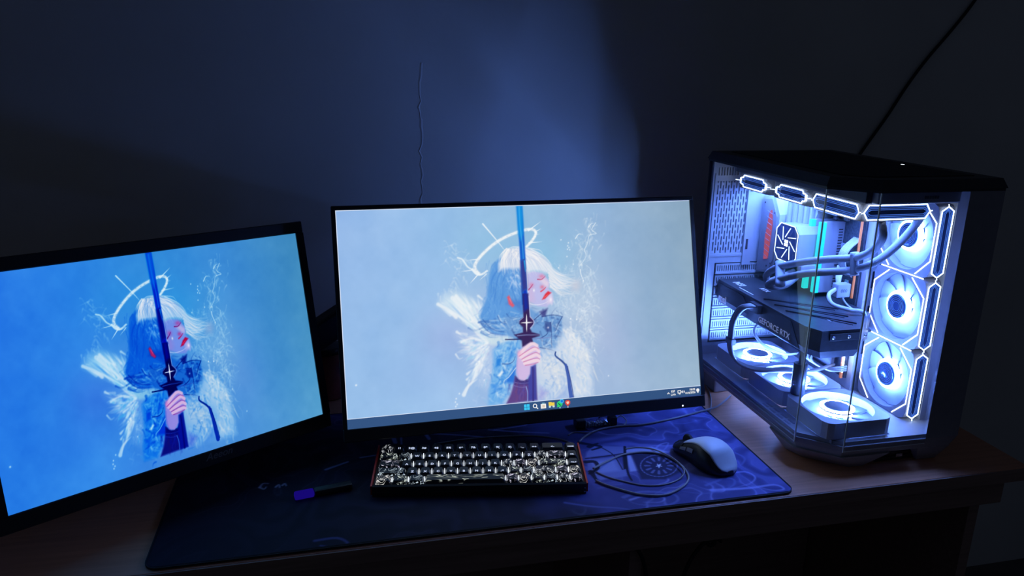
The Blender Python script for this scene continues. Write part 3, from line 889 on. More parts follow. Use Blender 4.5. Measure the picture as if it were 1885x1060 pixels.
# ------------------------------------------------------------------ desk mat with printed picture
def paint_mat():
    W, H = 660, 294
    X0, X1, Y0, Y1 = -0.255, 0.645, 0.8775, 1.2775

    def tf(px, py):
        q = onz(px, py, 0.004)
        return (q[0] - X0) / (X1 - X0) * (W - 1), (Y1 - q[1]) / (Y1 - Y0) * (H - 1)
    p = Paint(W, H, tf)
    rng = p.rng
    # swirling water: warped bands in a few navy tones
    n1 = p.noise(6, 4, 11); n2 = p.noise(6, 4, 12); n3 = p.noise(11, 3, 13)
    U, V = np.meshgrid(np.linspace(0, 9, W), np.linspace(0, 4, H))
    ph = 5.0 * n1 + 9.0 * n2 + 3.0 * n3 + 0.6 * V + 0.25 * U
    s_ = 0.5 + 0.5 * np.sin(ph * 3.1)
    tone = np.clip(s_ * 1.1, 0, 1) * np.clip((p.noise(5, 3, 14) - 0.30) * 3.0, 0, 1)
    c0 = np.array([66, 66, 118]) / 255; c1 = np.array([98, 98, 162]) / 255; c2 = np.array([150, 150, 206]) / 255
    p.img[:] = c0 + (c1 - c0) * tone[..., None]
    edge = np.exp(-((s_ - 0.72) / 0.10) ** 2) * np.clip((p.noise(8, 3, 15) - 0.42) * 5, 0, 1)
    p.img += (c2 - p.img) * (0.55 * edge)[..., None]
    # darker print tone at left and middle, also painting in shade away from tower
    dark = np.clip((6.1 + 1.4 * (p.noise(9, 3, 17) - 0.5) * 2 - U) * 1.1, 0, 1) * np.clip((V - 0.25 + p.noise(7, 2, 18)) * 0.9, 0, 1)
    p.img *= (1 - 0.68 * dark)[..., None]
    LT = (146, 148, 200); MD = (98, 102, 160); DK = (22, 22, 46)
    # big curls in the near right corner
    for z, w0, c in [([(1300, 893), (1335, 880), (1352, 884), (1345, 896), (1300, 908), (1250, 903)], 5, MD),
                     ([(1310, 902), (1380, 898), (1425, 892), (1443, 900), (1420, 902), (1380, 892)], 6, LT),
                     ([(1330, 874), (1370, 868), (1390, 878), (1380, 890), (1350, 898)], 4, LT),
                     ([(1345, 830), (1370, 842), (1365, 855), (1350, 862)], 4, MD),
                     ([(1148, 915), (1180, 905), (1235, 908), (1248, 920), (1225, 930), (1175, 928), (1150, 918)], 6, MD),
                     ([(1160, 920), (1190, 912), (1222, 916), (1215, 924), (1185, 924)], 4, LT),
                     ([(1040, 925), (1090, 932), (1140, 935), (1190, 940), (1290, 930)], 4, MD),
                     ([(1200, 838), (1212, 820), (1230, 815), (1222, 828), (1205, 832)], 3, LT),
                     ([(1140, 800), (1180, 806), (1210, 798), (1225, 790)], 4, MD), ([(1250, 800), (1290, 790), (1330, 800)], 4, MD),
                     ([(1225, 775), (1255, 780), (1300, 770)], 3, MD), ([(1090, 790), (1120, 800), (1160, 797)], 3, LT)]:
        p.stroke(z, w0 * .8, 1.0, c, .75, 2.0)
    # armour plates and round emblem beside the keyboard
    AR = (150, 154, 196); AR2 = (112, 116, 166)
    p.poly([(1080, 832), (1095, 820), (1150, 822), (1152, 834), (1078, 842)], AR2, 1.5)
    p.poly([(1080, 846), (1134, 840), (1152, 868), (1155, 876), (1105, 884), (1082, 866)], AR2, 1.5)
    p.poly([(1090, 850), (1130, 846), (1140, 866), (1098, 872)], AR, 3.0, .6)
    p.poly([(1150, 824), (1200, 822), (1230, 832), (1190, 836), (1152, 836)], AR, 1.5)
    p.poly([(1152, 838), (1162, 838), (1175, 866), (1160, 868)], AR, 1.2)
    p.poly([(1162, 836), (1205, 833), (1240, 846), (1255, 868), (1225, 882), (1180, 882), (1172, 862)], (40, 40, 74), 2)
    p.stroke([(1150, 822), (1151, 842), (1156, 870), (1163, 884)], 3.4, 2.4, DK, .95)
    p.stroke([(1108, 824), (1130, 838), (1146, 864)], 1.8, 1.4, DK, .9)
    p.stroke([(1078, 844), (1110, 840), (1150, 834)], 2.2, 1.6, DK, .9)
    p.poly([(1146, 838), (1154, 838), (1156, 862), (1148, 864)], DK, 1.0)
    cx_, cy_ = 1213, 857
    for k in range(28):
        a0 = 2 * PI * k / 28; a1 = 2 * PI * (k + 1) / 28
        p.stroke([(cx_ + 34 * math.cos(a0), cy_ + 20 * math.sin(a0)), (cx_ + 34 * math.cos(a1), cy_ + 20 * math.sin(a1))], 1.4, 1.4, LT, .5)
    for k in range(12):
        a = 2 * PI * k / 12
        p.stroke([(cx_ + 17 * math.cos(a), cy_ + 9.5 * math.sin(a)), (cx_ + 25 * math.cos(a), cy_ + 14.5 * math.sin(a))], 2.4, 3.4, LT, .55)
    for k in range(5):
        a = 2 * PI * k / 5 + .3
        p.stroke([(cx_, cy_), (cx_ + 5 * math.cos(a), cy_ + 3.6 * math.sin(a))], 2.4, 1.2, (205, 205, 235), 1.0)
    for z in [[(1068, 815), (1085, 818), (1106, 822), (1090, 828)], [(1078, 850), (1095, 850), (1100, 862), (1085, 872)], [(1085, 822), (1100, 816)], [(1088, 868), (1098, 884)]]:
        p.stroke(z, 7, 3, DK, .9)
    # straight strips behind the keyboard, seen under the big monitor
    for z, w0 in [([(795, 798), (850, 801), (905, 806)], 3.5), ([(900, 791), (960, 795), (1010, 797)], 3.0), ([(910, 791), (965, 783), (968, 778)], 3.0), ([(738, 786), (739, 818)], 3.0),
                  ([(722, 800), (728, 815)], 6), ([(782, 796), (790, 808)], 5), ([(600, 864), (640, 850)], 4), ([(664, 842), (690, 838)], 3)]:
        p.stroke(z, w0, w0 * .8, (130, 132, 182), .7, 1.4)
    # faint print in the dark left half
    for z in [[(478, 897), (484, 890), (494, 890)], [(478, 897), (486, 900), (490, 896)], [(508, 896), (513, 892), (515, 897)], [(520, 893), (524, 890), (527, 894)]]:
        p.stroke(z, 3.0, 1.6, (150, 150, 176), .8, 1.2)
    p.stroke([(580, 995), (620, 990), (640, 1000), (620, 1008), (590, 1004)], 4, 2, (84, 88, 148), .7, 2)
    p.stroke([(640, 1005), (700, 995), (800, 985)], 3, 2, (84, 88, 148), .6, 2)
    p.img *= 1.2
    p.img[:2] = p.img[-2:] = (0.05, 0.05, 0.10); p.img[:, :2] = (0.05, 0.05, 0.10); p.img[:, -2:] = (0.05, 0.05, 0.10)
    return p


def attr_mat(name, rough):
    m = bpy.data.materials.new(name)
    m.use_nodes = True
    nt = m.node_tree
    b_ = nt.nodes['Principled BSDF']
    b_.inputs['Roughness'].default_value = rough
    b_.inputs['Specular IOR Level'].default_value = 0.25
    a = nt.nodes.new('ShaderNodeAttribute'); a.attribute_name = 'picture'
    n = nt.nodes.new('ShaderNodeTexNoise'); n.inputs['Scale'].default_value = 1200
    bp = nt.nodes.new('ShaderNodeBump'); bp.inputs['Strength'].default_value = 0.15; bp.inputs['Distance'].default_value = 0.0005
    tc = nt.nodes.new('ShaderNodeTexCoord')
    nt.links.new(tc.outputs['Object'], n.inputs['Vector'])
    nt.links.new(n.outputs['Fac'], bp.inputs['Height']); nt.links.new(bp.outputs[0], b_.inputs['Normal'])
    nt.links.new(a.outputs['Color'], b_.inputs['Base Color'])
    return m


MATZ = 0.004
mt = thing('desk_mat', 'large navy desk mat printed with pale swirls and a round emblem', 'desk mat', (0.195, 1.0775, 0), world=False)


def rounded(x0, x1, y0, y1, r, n=6):
    out = []
    for (cx_, cy_, a0) in ((x1 - r, y1 - r, 0), (x0 + r, y1 - r, 90), (x0 + r, y0 + r, 180), (x1 - r, y0 + r, 270)):
        for k in range(n + 1):
            a = math.radians(a0 + 90 * k / n)
            out.append((cx_ + r * math.cos(a), cy_ + r * math.sin(a)))
    return out


mbase = MB().prism(rounded(-0.4515, 0.4515, -0.2015, 0.2015, 0.018), 0.0003, MATZ - 0.0004).build('rubber_base', M['matteblack'], mt, (0, 0, 0))
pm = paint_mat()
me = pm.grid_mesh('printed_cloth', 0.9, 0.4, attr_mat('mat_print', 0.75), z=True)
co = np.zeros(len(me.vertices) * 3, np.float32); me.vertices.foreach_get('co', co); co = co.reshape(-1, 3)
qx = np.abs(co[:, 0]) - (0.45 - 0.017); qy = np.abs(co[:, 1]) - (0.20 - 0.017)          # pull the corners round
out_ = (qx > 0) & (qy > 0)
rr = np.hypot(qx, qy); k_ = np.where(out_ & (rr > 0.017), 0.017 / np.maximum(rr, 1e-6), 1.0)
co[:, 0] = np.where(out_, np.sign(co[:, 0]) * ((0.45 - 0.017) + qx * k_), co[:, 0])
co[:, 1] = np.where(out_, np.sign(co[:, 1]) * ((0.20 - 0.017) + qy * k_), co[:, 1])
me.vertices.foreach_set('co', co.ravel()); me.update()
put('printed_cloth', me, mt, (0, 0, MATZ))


# ------------------------------------------------------------------ computer tower
TX0, TX1, TY0, TY1 = 0.688, 0.950, 0.908, 1.320            # outer box
CHX, CHY = 0.742, 0.956                                    # chamfered front corner
ZB, ZT = 0.050, 0.443                                      # glass bottom / underside of the top panel
tw = thing('computer_tower', 'white glass-sided gaming computer tower glowing blue on the right of the desk', 'computer', (0.82, 1.11, 0))
OUT = [(TX0, CHY), (CHX, TY0), (TX1, TY0), (TX1, TY1), (TX0, TY1)]


def inset(P, d):
    n = len(P); out = []
    for i in range(n):
        a, b_, c = Vector(P[i - 1]), Vector(P[i]), Vector(P[(i + 1) % n])
        d1 = (b_ - a).normalized(); d2 = (c - b_).normalized()
        n1 = Vector((-d1.y, d1.x)); n2 = Vector((-d2.y, d2.x))
        mm = (n1 + n2).normalized()
        out.append(tuple(b_ + mm * (d / mm.dot(n1))))
    return out


def pb(b_, name, m, parent=tw):
    return b_.build(name, m, parent, None if parent is tw else (0, 0, 0))


# shell
bs = MB()                                                  # open tray: rim, right block and bars between the fan openings
OI = inset(OUT, .022)
bi = inset(OUT, .007)
bs.prism([bi[4], bi[0], (OI[0][0], OI[0][1] + .002), (OI[0][0], bi[4][1])], .030, ZB, 'z', [OUT[4], OUT[0], (OI[0][0], OI[0][1] + .002), (OI[0][0], OUT[4][1])])
bs.prism([bi[0], bi[1], OI[1], OI[0], (OI[0][0], OI[0][1] + .002)], .030, ZB, 'z', [OUT[0], OUT[1], OI[1], OI[0], (OI[0][0], OI[0][1] + .002)])
bs.prism([bi[1], (.842, bi[1][1]), (.842, OI[1][1]), OI[1]], .030, ZB, 'z', [OUT[1], (.842, OUT[1][1]), (.842, OI[1][1]), OI[1]])
bs.prism([(.842, bi[2][1]), bi[2], bi[3], (.842, bi[3][1])], .030, ZB, 'z', [(.842, OUT[2][1]), OUT[2], OUT[3], (.842, OUT[3][1])])
for ya, yb in ((1.036, 1.047), (1.159, 1.170), (1.284, TY1 - .007)):
    bs.box(OI[0][0], .842, ya, yb, .032, ZB)
pb(bs, 'base_tray', M['base'])
fp = MB()
fp.prism([inset(OUT, .004)[4], inset(OUT, .004)[0], (.719, .945), (.719, TY1 - .004)], ZB, .056)
fp.prism([inset(OUT, .004)[0], inset(OUT, .004)[1], (.835, TY0 + .004), (.835, .922), (.730, .922), (.719, .945)], ZB, .056)
fp.box(.835, TX1 - .004, TY0 + .004, TY1 - .004, ZB, .056)
for ya, yb in ((1.038, 1.045), (1.161, 1.168), (1.285, TY1 - .004)):
    fp.box(.719, .835, ya, yb, ZB, .056)
pb(fp, 'floor_plate', M['white'])
tp = inset(OUT, -.002)
pb(MB().prism(tp, ZT + .004, ZT + .018, 'z', inset(OUT, .004)).prism(OUT, ZT, ZT + .004), 'top_panel', M['topblack'])
# top dust mesh outline
pb(MB().prism(inset(OUT, .030), ZT + .018, ZT + .0192), 'top_vent', M['matteblack'])
pb(MB().lathe([(0, 0), (.0032, 0), (.0028, .0012), (0, .0014)], (0.905, 1.07, ZT + .0181), n=14), 'power_button', M['pled'])
pb(MB().prism([(.8895, TY0), (TX1, TY0), (TX1, .957), (TX1 - .006, .957), (TX1 - .008, .918), (.8945, .913)], ZB, ZT), 'front_pillar', M['greyplast'])
pb(MB().box(.919, TX1 - .0062, .9575, .961, .056, ZT), 'fan_wall', M['white'])
pb(MB().box(TX1 - .004, TX1, .955, TY1, ZB, ZT), 'side_panel', M['greyplast'])
pb(MB().box(.919, .923, .9612, TY1 - .012, .056, ZT), 'tray_wall', M['white'])
pb(MB().box(.888, .919, 1.088, 1.094, .056, ZT), 'tray_step', M['white'])
pb(MB().box(.882, .888, 1.088, TY1 - .010, .056, ZT), 'motherboard_tray', M['white'])
# feet
ft = [(.709, 1.005), (.720, .975), (.775, .930), (.800, .930), (.820, 1.0), (.740, 1.04)]
ftt = [(.690, 1.03), (.690, .958), (.745, .911), (.830, .911), (.850, 1.0), (.740, 1.07)]
pb(MB().prism(ft, .0004, .0298, 'z', ftt), 'foot', M['base'])
pb(MB().prism([(.90, .93), (.935, .93), (.935, 1.0), (.90, 1.0)], .0004, .0298, 'z', [(.885, .915), (.945, .915), (.945, 1.01), (.885, 1.01)]), 'foot', M['base'])
pb(MB().box(.70, .76, 1.24, 1.30, .0004, .0298, .003), 'foot', M['base'])
pb(MB().box(.88, .94, 1.24, 1.30, .0004, .0298, .003), 'foot', M['base'])
# glass panes with bright ground edges
g = .004
pb(MB().box(TX0, TX0 + g, CHY + .001, TY1 - .004, ZB - .008, ZT - .0005), 'glass_pane', M['glass'])
nx, ny = (CHY - TY0), (CHX - TX0)
ln = math.hypot(nx, ny); nx, ny = nx / ln * g, ny / ln * g
pb(MB().prism([(TX0 + .0007, CHY - .0006), (CHX - .0006, TY0 + .0007), (CHX - .0006 + nx, TY0 + .0007 + ny), (TX0 + .0007 + nx, CHY - .0006 + ny)], ZB - .008, ZT - .0005), 'glass_pane', M['glass'])
pb(MB().box(CHX + .001, .8895, TY0, TY0 + g, ZB - .008, ZT - .0005), 'glass_pane', M['glass'])
pb(MB().box(TX0 - .0006, TX0 + .0010, CHY - .0012, CHY + .0008, ZB - .009, ZT), 'glass_edge', M['glassedge'])
pb(MB().box(CHX - .0010, CHX + .0008, TY0 - .0006, TY0 + .0010, ZB - .009, ZT), 'glass_edge', M['glassedge'])
pb(MB().box(TX0 - .0004, TX0 + .0006, CHY, TY1 - .004, ZB - .0085, ZB - .0078).box(CHX, .889, TY0 - .0004, TY0 + .0006, ZB - .0085, ZB - .0078), 'glass_edge', M['glassedge'])

# rear panel with staggered slots
rear = MB()
RY0, RY1 = TY1 - .014, TY1 - .010


def slot_panel(bld, x0, x1, z0, z1, pitch, sw, sl, gap, stag=True, ya=RY0, yb=RY1):
    """plate in the XZ plane with rows of upright slots left open"""
    n = int((x1 - x0) / pitch)
    for i in range(n):
        a = x0 + i * pitch
        bld.box(a, a + pitch - sw, ya, yb, z0, z1)
        zc = z0 - ((sl + gap) / 2 if (stag and i % 2) else 0)
        while zc < z1:
            za, zb = max(z0, zc), min(z1, zc + gap)
            if zb > za:
                bld.box(a + pitch - sw, a + pitch, ya, yb, za, zb)
            zc += sl + gap
    if x0 + n * pitch < x1:
        bld.box(x0 + n * pitch, x1, ya, yb, z0, z1)


rear.box(TX0 + .005, .700, RY0, RY1, .056, ZT)
slot_panel(rear, .700, .768, .265, .405, .0056, .0023, .0170, .0050)
slot_panel(rear, .700, .768, .415, .432, .0056, .0022, .0150, .0010, False)
rear.box(.700, .768, RY0, RY1, .405, .415).box(.700, .768, RY0, RY1, .432, ZT).box(.700, .768, RY0, RY1, .245, .265)
rear.box(.768, .8815, RY0, RY1, .245, ZT)
rear.box(.8815, .9185, RY0, RY1, .056, ZT)
rear.box(.700, .712, RY0, RY1, .056, .245).box(.712, .8815, RY0, RY1, .056, .080)
for i, z in enumerate((.084, .107, .130, .153, .176, .199, .222)):
    slot_panel(rear, .716, .8815, z + .006, z + .017, .0046, .0018, .011, .0004, False)
    rear.box(.716, .8815, RY0, RY1, z, z + .006).box(.716, .8815, RY0, RY1, z + .017, z + .0205)
    rear.box(.714, .8815, RY0 - .0025, RY0, z + .0005, z + .0035)
rear.box(.768, .786, RY0 - .004, RY0, .24, ZT).box(.700, .768, RY0 - .0015, RY0, .258, .262).box(.697, .700, RY0 - .0015, RY0, .10, .42)
o_ = pb(rear, 'rear_panel', M['white'])
pb(MB().box(TX0 + .002, TX1 - .004, TY1 - .004, TY1, .052, ZT), 'rear_cover', M['matteblack'])
for z in (.395, .282):
    pb(MB().box(.7725, .7765, RY0 - .0052, RY0 - .0041, z - .010, z + .010), 'slot', M['matteblack'])

# tray cut-outs
for (y, z) in ((1.0915, .42), (1.0915, .300), (1.0915, .19)):
    pass
for z, h in ((.262, .030), (.395, .022), (.145, .040), (.205, .020)):
    pb(MB().box(.894, .912, 1.0868, 1.0879, z - h / 2, z + h / 2, .0004, 1), 'grommet', M['darkbits'])

# ---- fans
N = 48


def fan_frame(th):
    b_ = MB()
    ci = [(.0555 * math.cos(2 * PI * i / N), .0555 * math.sin(2 * PI * i / N)) for i in range(N)]
    sq = []
    for i in range(N):
        a = 2 * PI * i / N
        c, s_ = math.cos(a), math.sin(a)
        r_ = min(.0595 / max(abs(c), 1e-6), .0595 / max(abs(s_), 1e-6), .078)
        sq.append((r_ * c, r_ * s_))
    vs = [(x, y, 0) for x, y in ci] + [(x, y, 0) for x, y in sq] + [(x * .97, y * .97, -th) for x, y in ci] + [(x, y, -th) for x, y in sq]
    fs = []
    for i in range(N):
        j = (i + 1) % N
        fs += [(i, j, N + j, N + i), (2 * N + i, 3 * N + i, 3 * N + j, 2 * N + j), (i, 2 * N + i, 2 * N + j, j), (N + i, N + j, 3 * N + j, 3 * N + i)]
    return b_.add(vs, fs)


TH = .027
fm = {k_: fan_frame(TH).mesh('fan', M[m_]) for k_, m_ in (('side', 'fanshaded'), ('floor', 'fanlit'), ('top', 'fanshaded'))}
# blade: curved sheet
bl = MB()
vs = []; fs = []
for i in range(7):
    r_ = .0235 + (.0540 - .0235) * i / 6
    for j in range(5):
        a = math.radians(-21 + 42 * j / 4 + 16 * (i / 6) ** 1.3)
        vs.append((r_ * math.cos(a), r_ * math.sin(a), -.0105 - .0045 * j / 4))
for i in range(6):
    for j in range(4):
        k_ = i * 5 + j
        fs.append((k_, k_ + 1, k_ + 6, k_ + 5))
n_ = len(vs)
bl.add(vs + [(x, y, z - .0012) for x, y, z in vs], fs + [tuple(i + n_ for i in f) for f in fs], True)
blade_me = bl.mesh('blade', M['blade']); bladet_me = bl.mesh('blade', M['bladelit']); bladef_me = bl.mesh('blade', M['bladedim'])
hub_me = MB().lathe([(.0, -.0015), (.0165, -.0015), (.0175, -.0005), (.0195, -.0005), (.0205, -.003), (.0205, -.022), (0, -.022)], n=32).mesh('hub', M['mirror'])
hubd_me = MB().lathe([(.0, -.0005), (.0200, -.0005), (.0212, -.002), (.0212, -.0026), (.0270, -.0026), (.0270, -.0050), (.0212, -.0060), (.0212, -.022), (0, -.022)], n=32).mesh('hub', M['greyplast'])
ring_me = MB().lathe([(.0213, -.0085), (.0213, -.0030), (.0248, -.0030), (.0265, -.0085)], n=40).mesh('light_ring', M['ring'])
ringb_me = MB().lathe([(.0214, -.0025), (.0214, -.0022), (.0268, -.0022), (.0268, -.0025)], n=40).mesh('light_ring', M['ringfloor'])
ringm_me = MB().lathe([(.0214, -.0100), (.0214, -.0062), (.0232, -.0062), (.0240, -.0100)], n=40).mesh('light_ring', M['ringblade'])
ringt_me = MB().lathe([(.0214, -.0025), (.0214, -.0022), (.0268, -.0022), (.0268, -.0025)], n=40).mesh('light_ring', M['ringtop'])
ringu_me = MB().lathe([(.0215, -.0185), (.0215, -.0235), (.0235, -.0235), (.0235, -.0185)], n=40).mesh('light_ring', M['ringunder'])
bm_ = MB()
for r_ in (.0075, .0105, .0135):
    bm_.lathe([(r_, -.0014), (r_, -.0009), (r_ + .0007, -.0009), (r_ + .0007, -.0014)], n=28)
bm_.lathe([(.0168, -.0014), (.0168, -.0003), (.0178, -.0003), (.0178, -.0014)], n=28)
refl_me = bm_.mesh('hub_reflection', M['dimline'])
bmx = MB()
for s_ in (-1, 1):
    bmx.ribbon([(s_ * .026, .0560, 0), (s_ * .0572, .030, 0), (s_ * .0572, -.030, 0), (s_ * .030, -.0570, 0)], .0012, (0, 0, 1), .0002)
oct_me = bmx.mesh('light_outline', M['line'])
div_me = MB().ribbon([(-.046, .0598, 0), (.050, .0598, 0)], .0012, (0, 0, 1), .0002).mesh('light_divider', M['line'])


def strip_meshes(stepped):
    h, l_ = .0105, .0500
    hexp = [(-l_ - .006, 0), (-l_ + .001, h), (l_ - .001, h), (l_ + .006, 0), (l_ - .001, -h), (-l_ + .001, -h)]
    if stepped:
        hexp = [(-.048, 0), (-.042, .006), (-.037, .006), (-.034, h), (.030, h), (.033, .006), (.038, .006), (.044, 0), (.038, -.006), (.033, -.006), (.030, -h), (-.034, -h), (-.037, -.006), (-.042, -.006)]
    P = [(.0600, a, -TH / 2 + c) for a, c in hexp]
    ol = MB().ribbon(P, .0013, (1, 0, 0), .0004, closed=True)
    e0 = hexp[0][0]; e1 = max(p_[0] for p_ in hexp)
    ol.ribbon([(.0600, e0, -TH / 2), (.0600, -.0598, -TH / 2 - .001)], .0009, (1, 0, 0), .0004)
    ol.ribbon([(.0600, e1, -TH / 2), (.0600, .0598, -TH / 2 + .001)], .0009, (1, 0, 0), .0004)
    if stepped:
        for s_ in (-1, 1):
            xs = -.045 if s_ < 0 else .041
            ol.ribbon([(.0600, xs, -TH / 2 - .005), (.0600, xs, -TH / 2 + .005)], .0045, (1, 0, 0), .0003)
    pan = MB().prism([(a * .985, -TH / 2 + c * .95) for a, c in hexp], .0597, .0601, 'x')
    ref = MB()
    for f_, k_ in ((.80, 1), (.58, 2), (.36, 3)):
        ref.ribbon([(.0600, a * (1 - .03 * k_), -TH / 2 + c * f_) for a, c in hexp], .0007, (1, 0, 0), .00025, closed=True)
    return ol.mesh('edge_light', M['line']), pan.mesh('edge_mirror', M['mirror']), ref.mesh('edge_reflection', M['dimline'])


ST_HEX = strip_meshes(False); ST_STEP = strip_meshes(True)


def fan(ex, ey, c, face, strips=(), blades=9, spin=0.0, divider=False):
    f_ = put('fan', fm[face], tw)
    f_.matrix_local = Matrix.Translation(-tw.location) @ frame(ex, ey, c)
    sub = lambda n, m_: put(n, m_, f_, (0, 0, 0))
    for k_ in range(blades):
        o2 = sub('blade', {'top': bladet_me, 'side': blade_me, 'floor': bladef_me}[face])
        o2.rotation_euler = (0, 0, 2 * PI * k_ / blades + spin)
    if face == 'side':
        sub('hub', hub_me); sub('light_ring', ring_me); sub('hub_reflection', refl_me); sub('light_outline', oct_me)
    elif face == 'floor':
        sub('hub', hubd_me); sub('light_ring', ringb_me); sub('light_ring', ringm_me); sub('light_ring', ringu_me)
    else:
        sub('hub', hubd_me); sub('light_ring', ringt_me)
    if divider:
        sub('light_divider', div_me)
    for (rot, st) in strips:
        for nm, m_ in zip(('edge_light', 'edge_mirror', 'edge_reflection'), st):
            sub(nm, m_).rotation_euler = (0, 0, rot)
    return f_


for i, z in enumerate((.116, .236, .356)):                 # three on the side wall
    fan((0, -1, 0), (0, 0, 1), (.890, 1.018, z), 'side', [(0, ST_HEX)], spin=i * .5, divider=i < 2)
for i, y in enumerate((.980, 1.103, 1.226)):               # three on the floor
    fan((1, 0, 0), (0, 1, 0), (.777, y, .0845), 'floor', spin=.4 * i)
for i, y in enumerate((.996, 1.116, 1.236)):               # three under the top
    st = [(0, ST_HEX if i == 0 else ST_STEP)]
    if i == 0:
        st.append((-PI / 2, ST_HEX))
    fan((-1, 0, 0), (0, 1, 0), (.795, y, .397), 'top', st, blades=7)
pb(MB().box(.735, .855, .930, 1.300, .4245, .4425, .002), 'radiator', M['topblack'])
pb(MB().box(.745, .885, .918, .934, .4250, .4425, .002), 'radiator_tank', M['whiteplast'])
for k_ in range(6):
    pb(MB().box(.822 + .0042 * k_, .8250 + .0042 * k_, .9174, .9179, .4320, .4365), 'tank_marking', M['darkbits'])

# ---- motherboard
XB = .8815                                                 # face of the tray
mb_ = pb(MB().box(XB - .004, XB, 1.100, 1.303, .075, .395), 'motherboard', M['pcb'])
rq = random.Random(11)
for k_ in range(70):
    y = rq.uniform(1.104, 1.29); z = rq.uniform(.08, .385); s1 = rq.uniform(.003, .010); s2 = rq.uniform(.003, .008); hh = rq.uniform(.002, .009)
    pb(MB().box(XB - .004 - hh, XB - .004, y, y + s1, z, z + s2), 'component', rq.choice([M['darkbits'], M['silver'], M['greyplast'], M['darkbits']]), mb_)
# chipset armour under the graphics card
pb(MB().box(XB - .014, XB - .004, 1.13, 1.23, .085, .125, .002), 'heatsink', M['greyplast'], mb_)
pb(MB().box(XB - .012, XB - .004, 1.115, 1.15, .13, .155, .002), 'heatsink', M['silver'], mb_)
# left cover block with red grille
io = [(1.300, .375), (1.262, .385), (1.240, .350), (1.238, .262), (1.252, .235), (1.300, .228)]
pb(MB().prism(io, .800, XB - .004, 'x', [(y, z) for y, z in io]), 'rear_port_cover', M['white'], mb_)
pb(MB().prism([(1.294, .372), (1.266, .376), (1.246, .346), (1.244, .264), (1.256, .240), (1.294, .234)], .7975, .8000, 'x'), 'rear_port_cover', M['whiteplast'], mb_)
gr = pb(MB().prism([(1.268, .352), (1.262, .356), (1.256, .330), (1.260, .262), (1.273, .258), (1.276, .30)], .7962, .7975, 'x'), 'red_grille', M['redgrille'], mb_)
for k_ in range(9):
    z = .264 + .0105 * k_
    pb(MB().ribbon([(.7962, 1.256, z), (.7962, 1.275, z + .004)], .0009, (-1, 0, 0), .0001), 'grille_bar', M['greyplast'], mb_)
for y_, z_ in ((1.252, .352), (1.250, .255), (1.288, .366), (1.262, .247)):
    pb(MB().lathe([(0, 0), (.0018, 0), (.0018, -.0010), (0, -.0010)], (.7975, y_, z_), 'x', 10), 'screw_or_glint', M['darkbits'], mb_)
for k_ in range(6):                                        # stepped fins above the processor
    y = 1.236 - .0085 * k_
    pb(MB().prism([(y, .392), (y - .006, .392), (y - .006, .300 + .012 * k_), (y, .288 + .012 * k_)], .812 + .006 * k_, XB - .004, 'x'), 'heatsink_fin', M['white'], mb_)
pb(MB().box(.835, XB - .004, 1.125, 1.19, .368, .392, .002), 'heatsink', M['greyplast'], mb_)
# orange light strip along the board edge
pb(MB().tube([(XB - .010, 1.1035, .375), (XB - .010, 1.1035, .34), (XB - .010, 1.1035, .26), (XB - .010, 1.1035, .225)], .0022, 8, 4), 'edge_strip', M['orange'], mb_)
pb(MB().box(XB - .012, XB - .008, 1.100, 1.104, .075, .150), 'edge_strip', M['orange'], mb_)
pb(MB().box(XB - .0135, XB - .0115, 1.0955, 1.099, .088, .150), 'edge_light', M['line'], mb_)

# memory sticks with cyan light bars
for i, y in enumerate((1.186, 1.158)):
    r1 = pb(MB().box(.838, XB - .004, y - .0040, y + .0040, .222, .352, .0012), 'memory_stick', M['whiteplast'])
    pb(MB().box(.8285, .8378, y - .0040 - (.0035 if i else 0), y + .0040, .2225, .3515, .0012), 'light_bar', M['cyan'], r1)
    for k_ in range(22):
        z = .232 + .0050 * k_
        pb(MB().box(.866, .874, y - .0046, y - .0040, z, z + .0020), 'notch', M['darkbits'], r1)

# processor pump
PCY, PCZ = 1.202, .305
hs = .034; cu = .012
oc = [(PCY - hs + cu, PCZ - hs), (PCY + hs - cu, PCZ - hs), (PCY + hs, PCZ - hs + cu), (PCY + hs, PCZ + hs - cu), (PCY + hs - cu, PCZ + hs), (PCY - hs + cu, PCZ + hs), (PCY - hs, PCZ + hs - cu), (PCY - hs, PCZ - hs + cu)]
pump = pb(MB().prism(oc, .797, XB - .005, 'x', oc), 'pump', M['whiteplast'])
pb(MB().prism([(PCY + (y - PCY) * .97, PCZ + (z - PCZ) * .97) for y, z in oc], .7952, .797, 'x'), 'face_plate', M['mirror'], pump)
fl = MB()
F = lambda L: [(.7952, PCY + y, PCZ + z) for y, z in L]
fl.ribbon([(.7952, y, z) for y, z in oc], .0014, (-1, 0, 0), .0002, closed=True)
for k_ in range(8):
    a = 2 * PI * k_ / 8 + .35
    r0, r1_ = .0115, .033 if k_ % 2 else .034
    p0 = (r0 * math.cos(a), r0 * math.sin(a)); a2 = a + .75
    fl.ribbon(F([p0, (r1_ * math.cos(a2) * .93, r1_ * math.sin(a2) * .93)]), .0014, (-1, 0, 0), .0002)
pb(fl, 'face_lights', M['pumpline'], pump)
lg_ = MB()
for (y, z) in ((-.0030, .0032), (.0030, .0032), (-.0030, -.0032), (.0030, -.0032)):
    lg_.prism([(PCY + y + a, PCZ + z + c) for a, c in rounded(-.0024, .0024, -.0027, .0027, .0010, 2)], .7945, .7950, 'x')
pb(lg_, 'face_logo', M['pumpline'], pump)
pb(MB().box(.80, .84, 1.155, 1.168, .262, .274, .003).box(.80, .82, 1.225, 1.236, .262, .285, .003), 'hose_fitting', M['whiteplast'], pump)

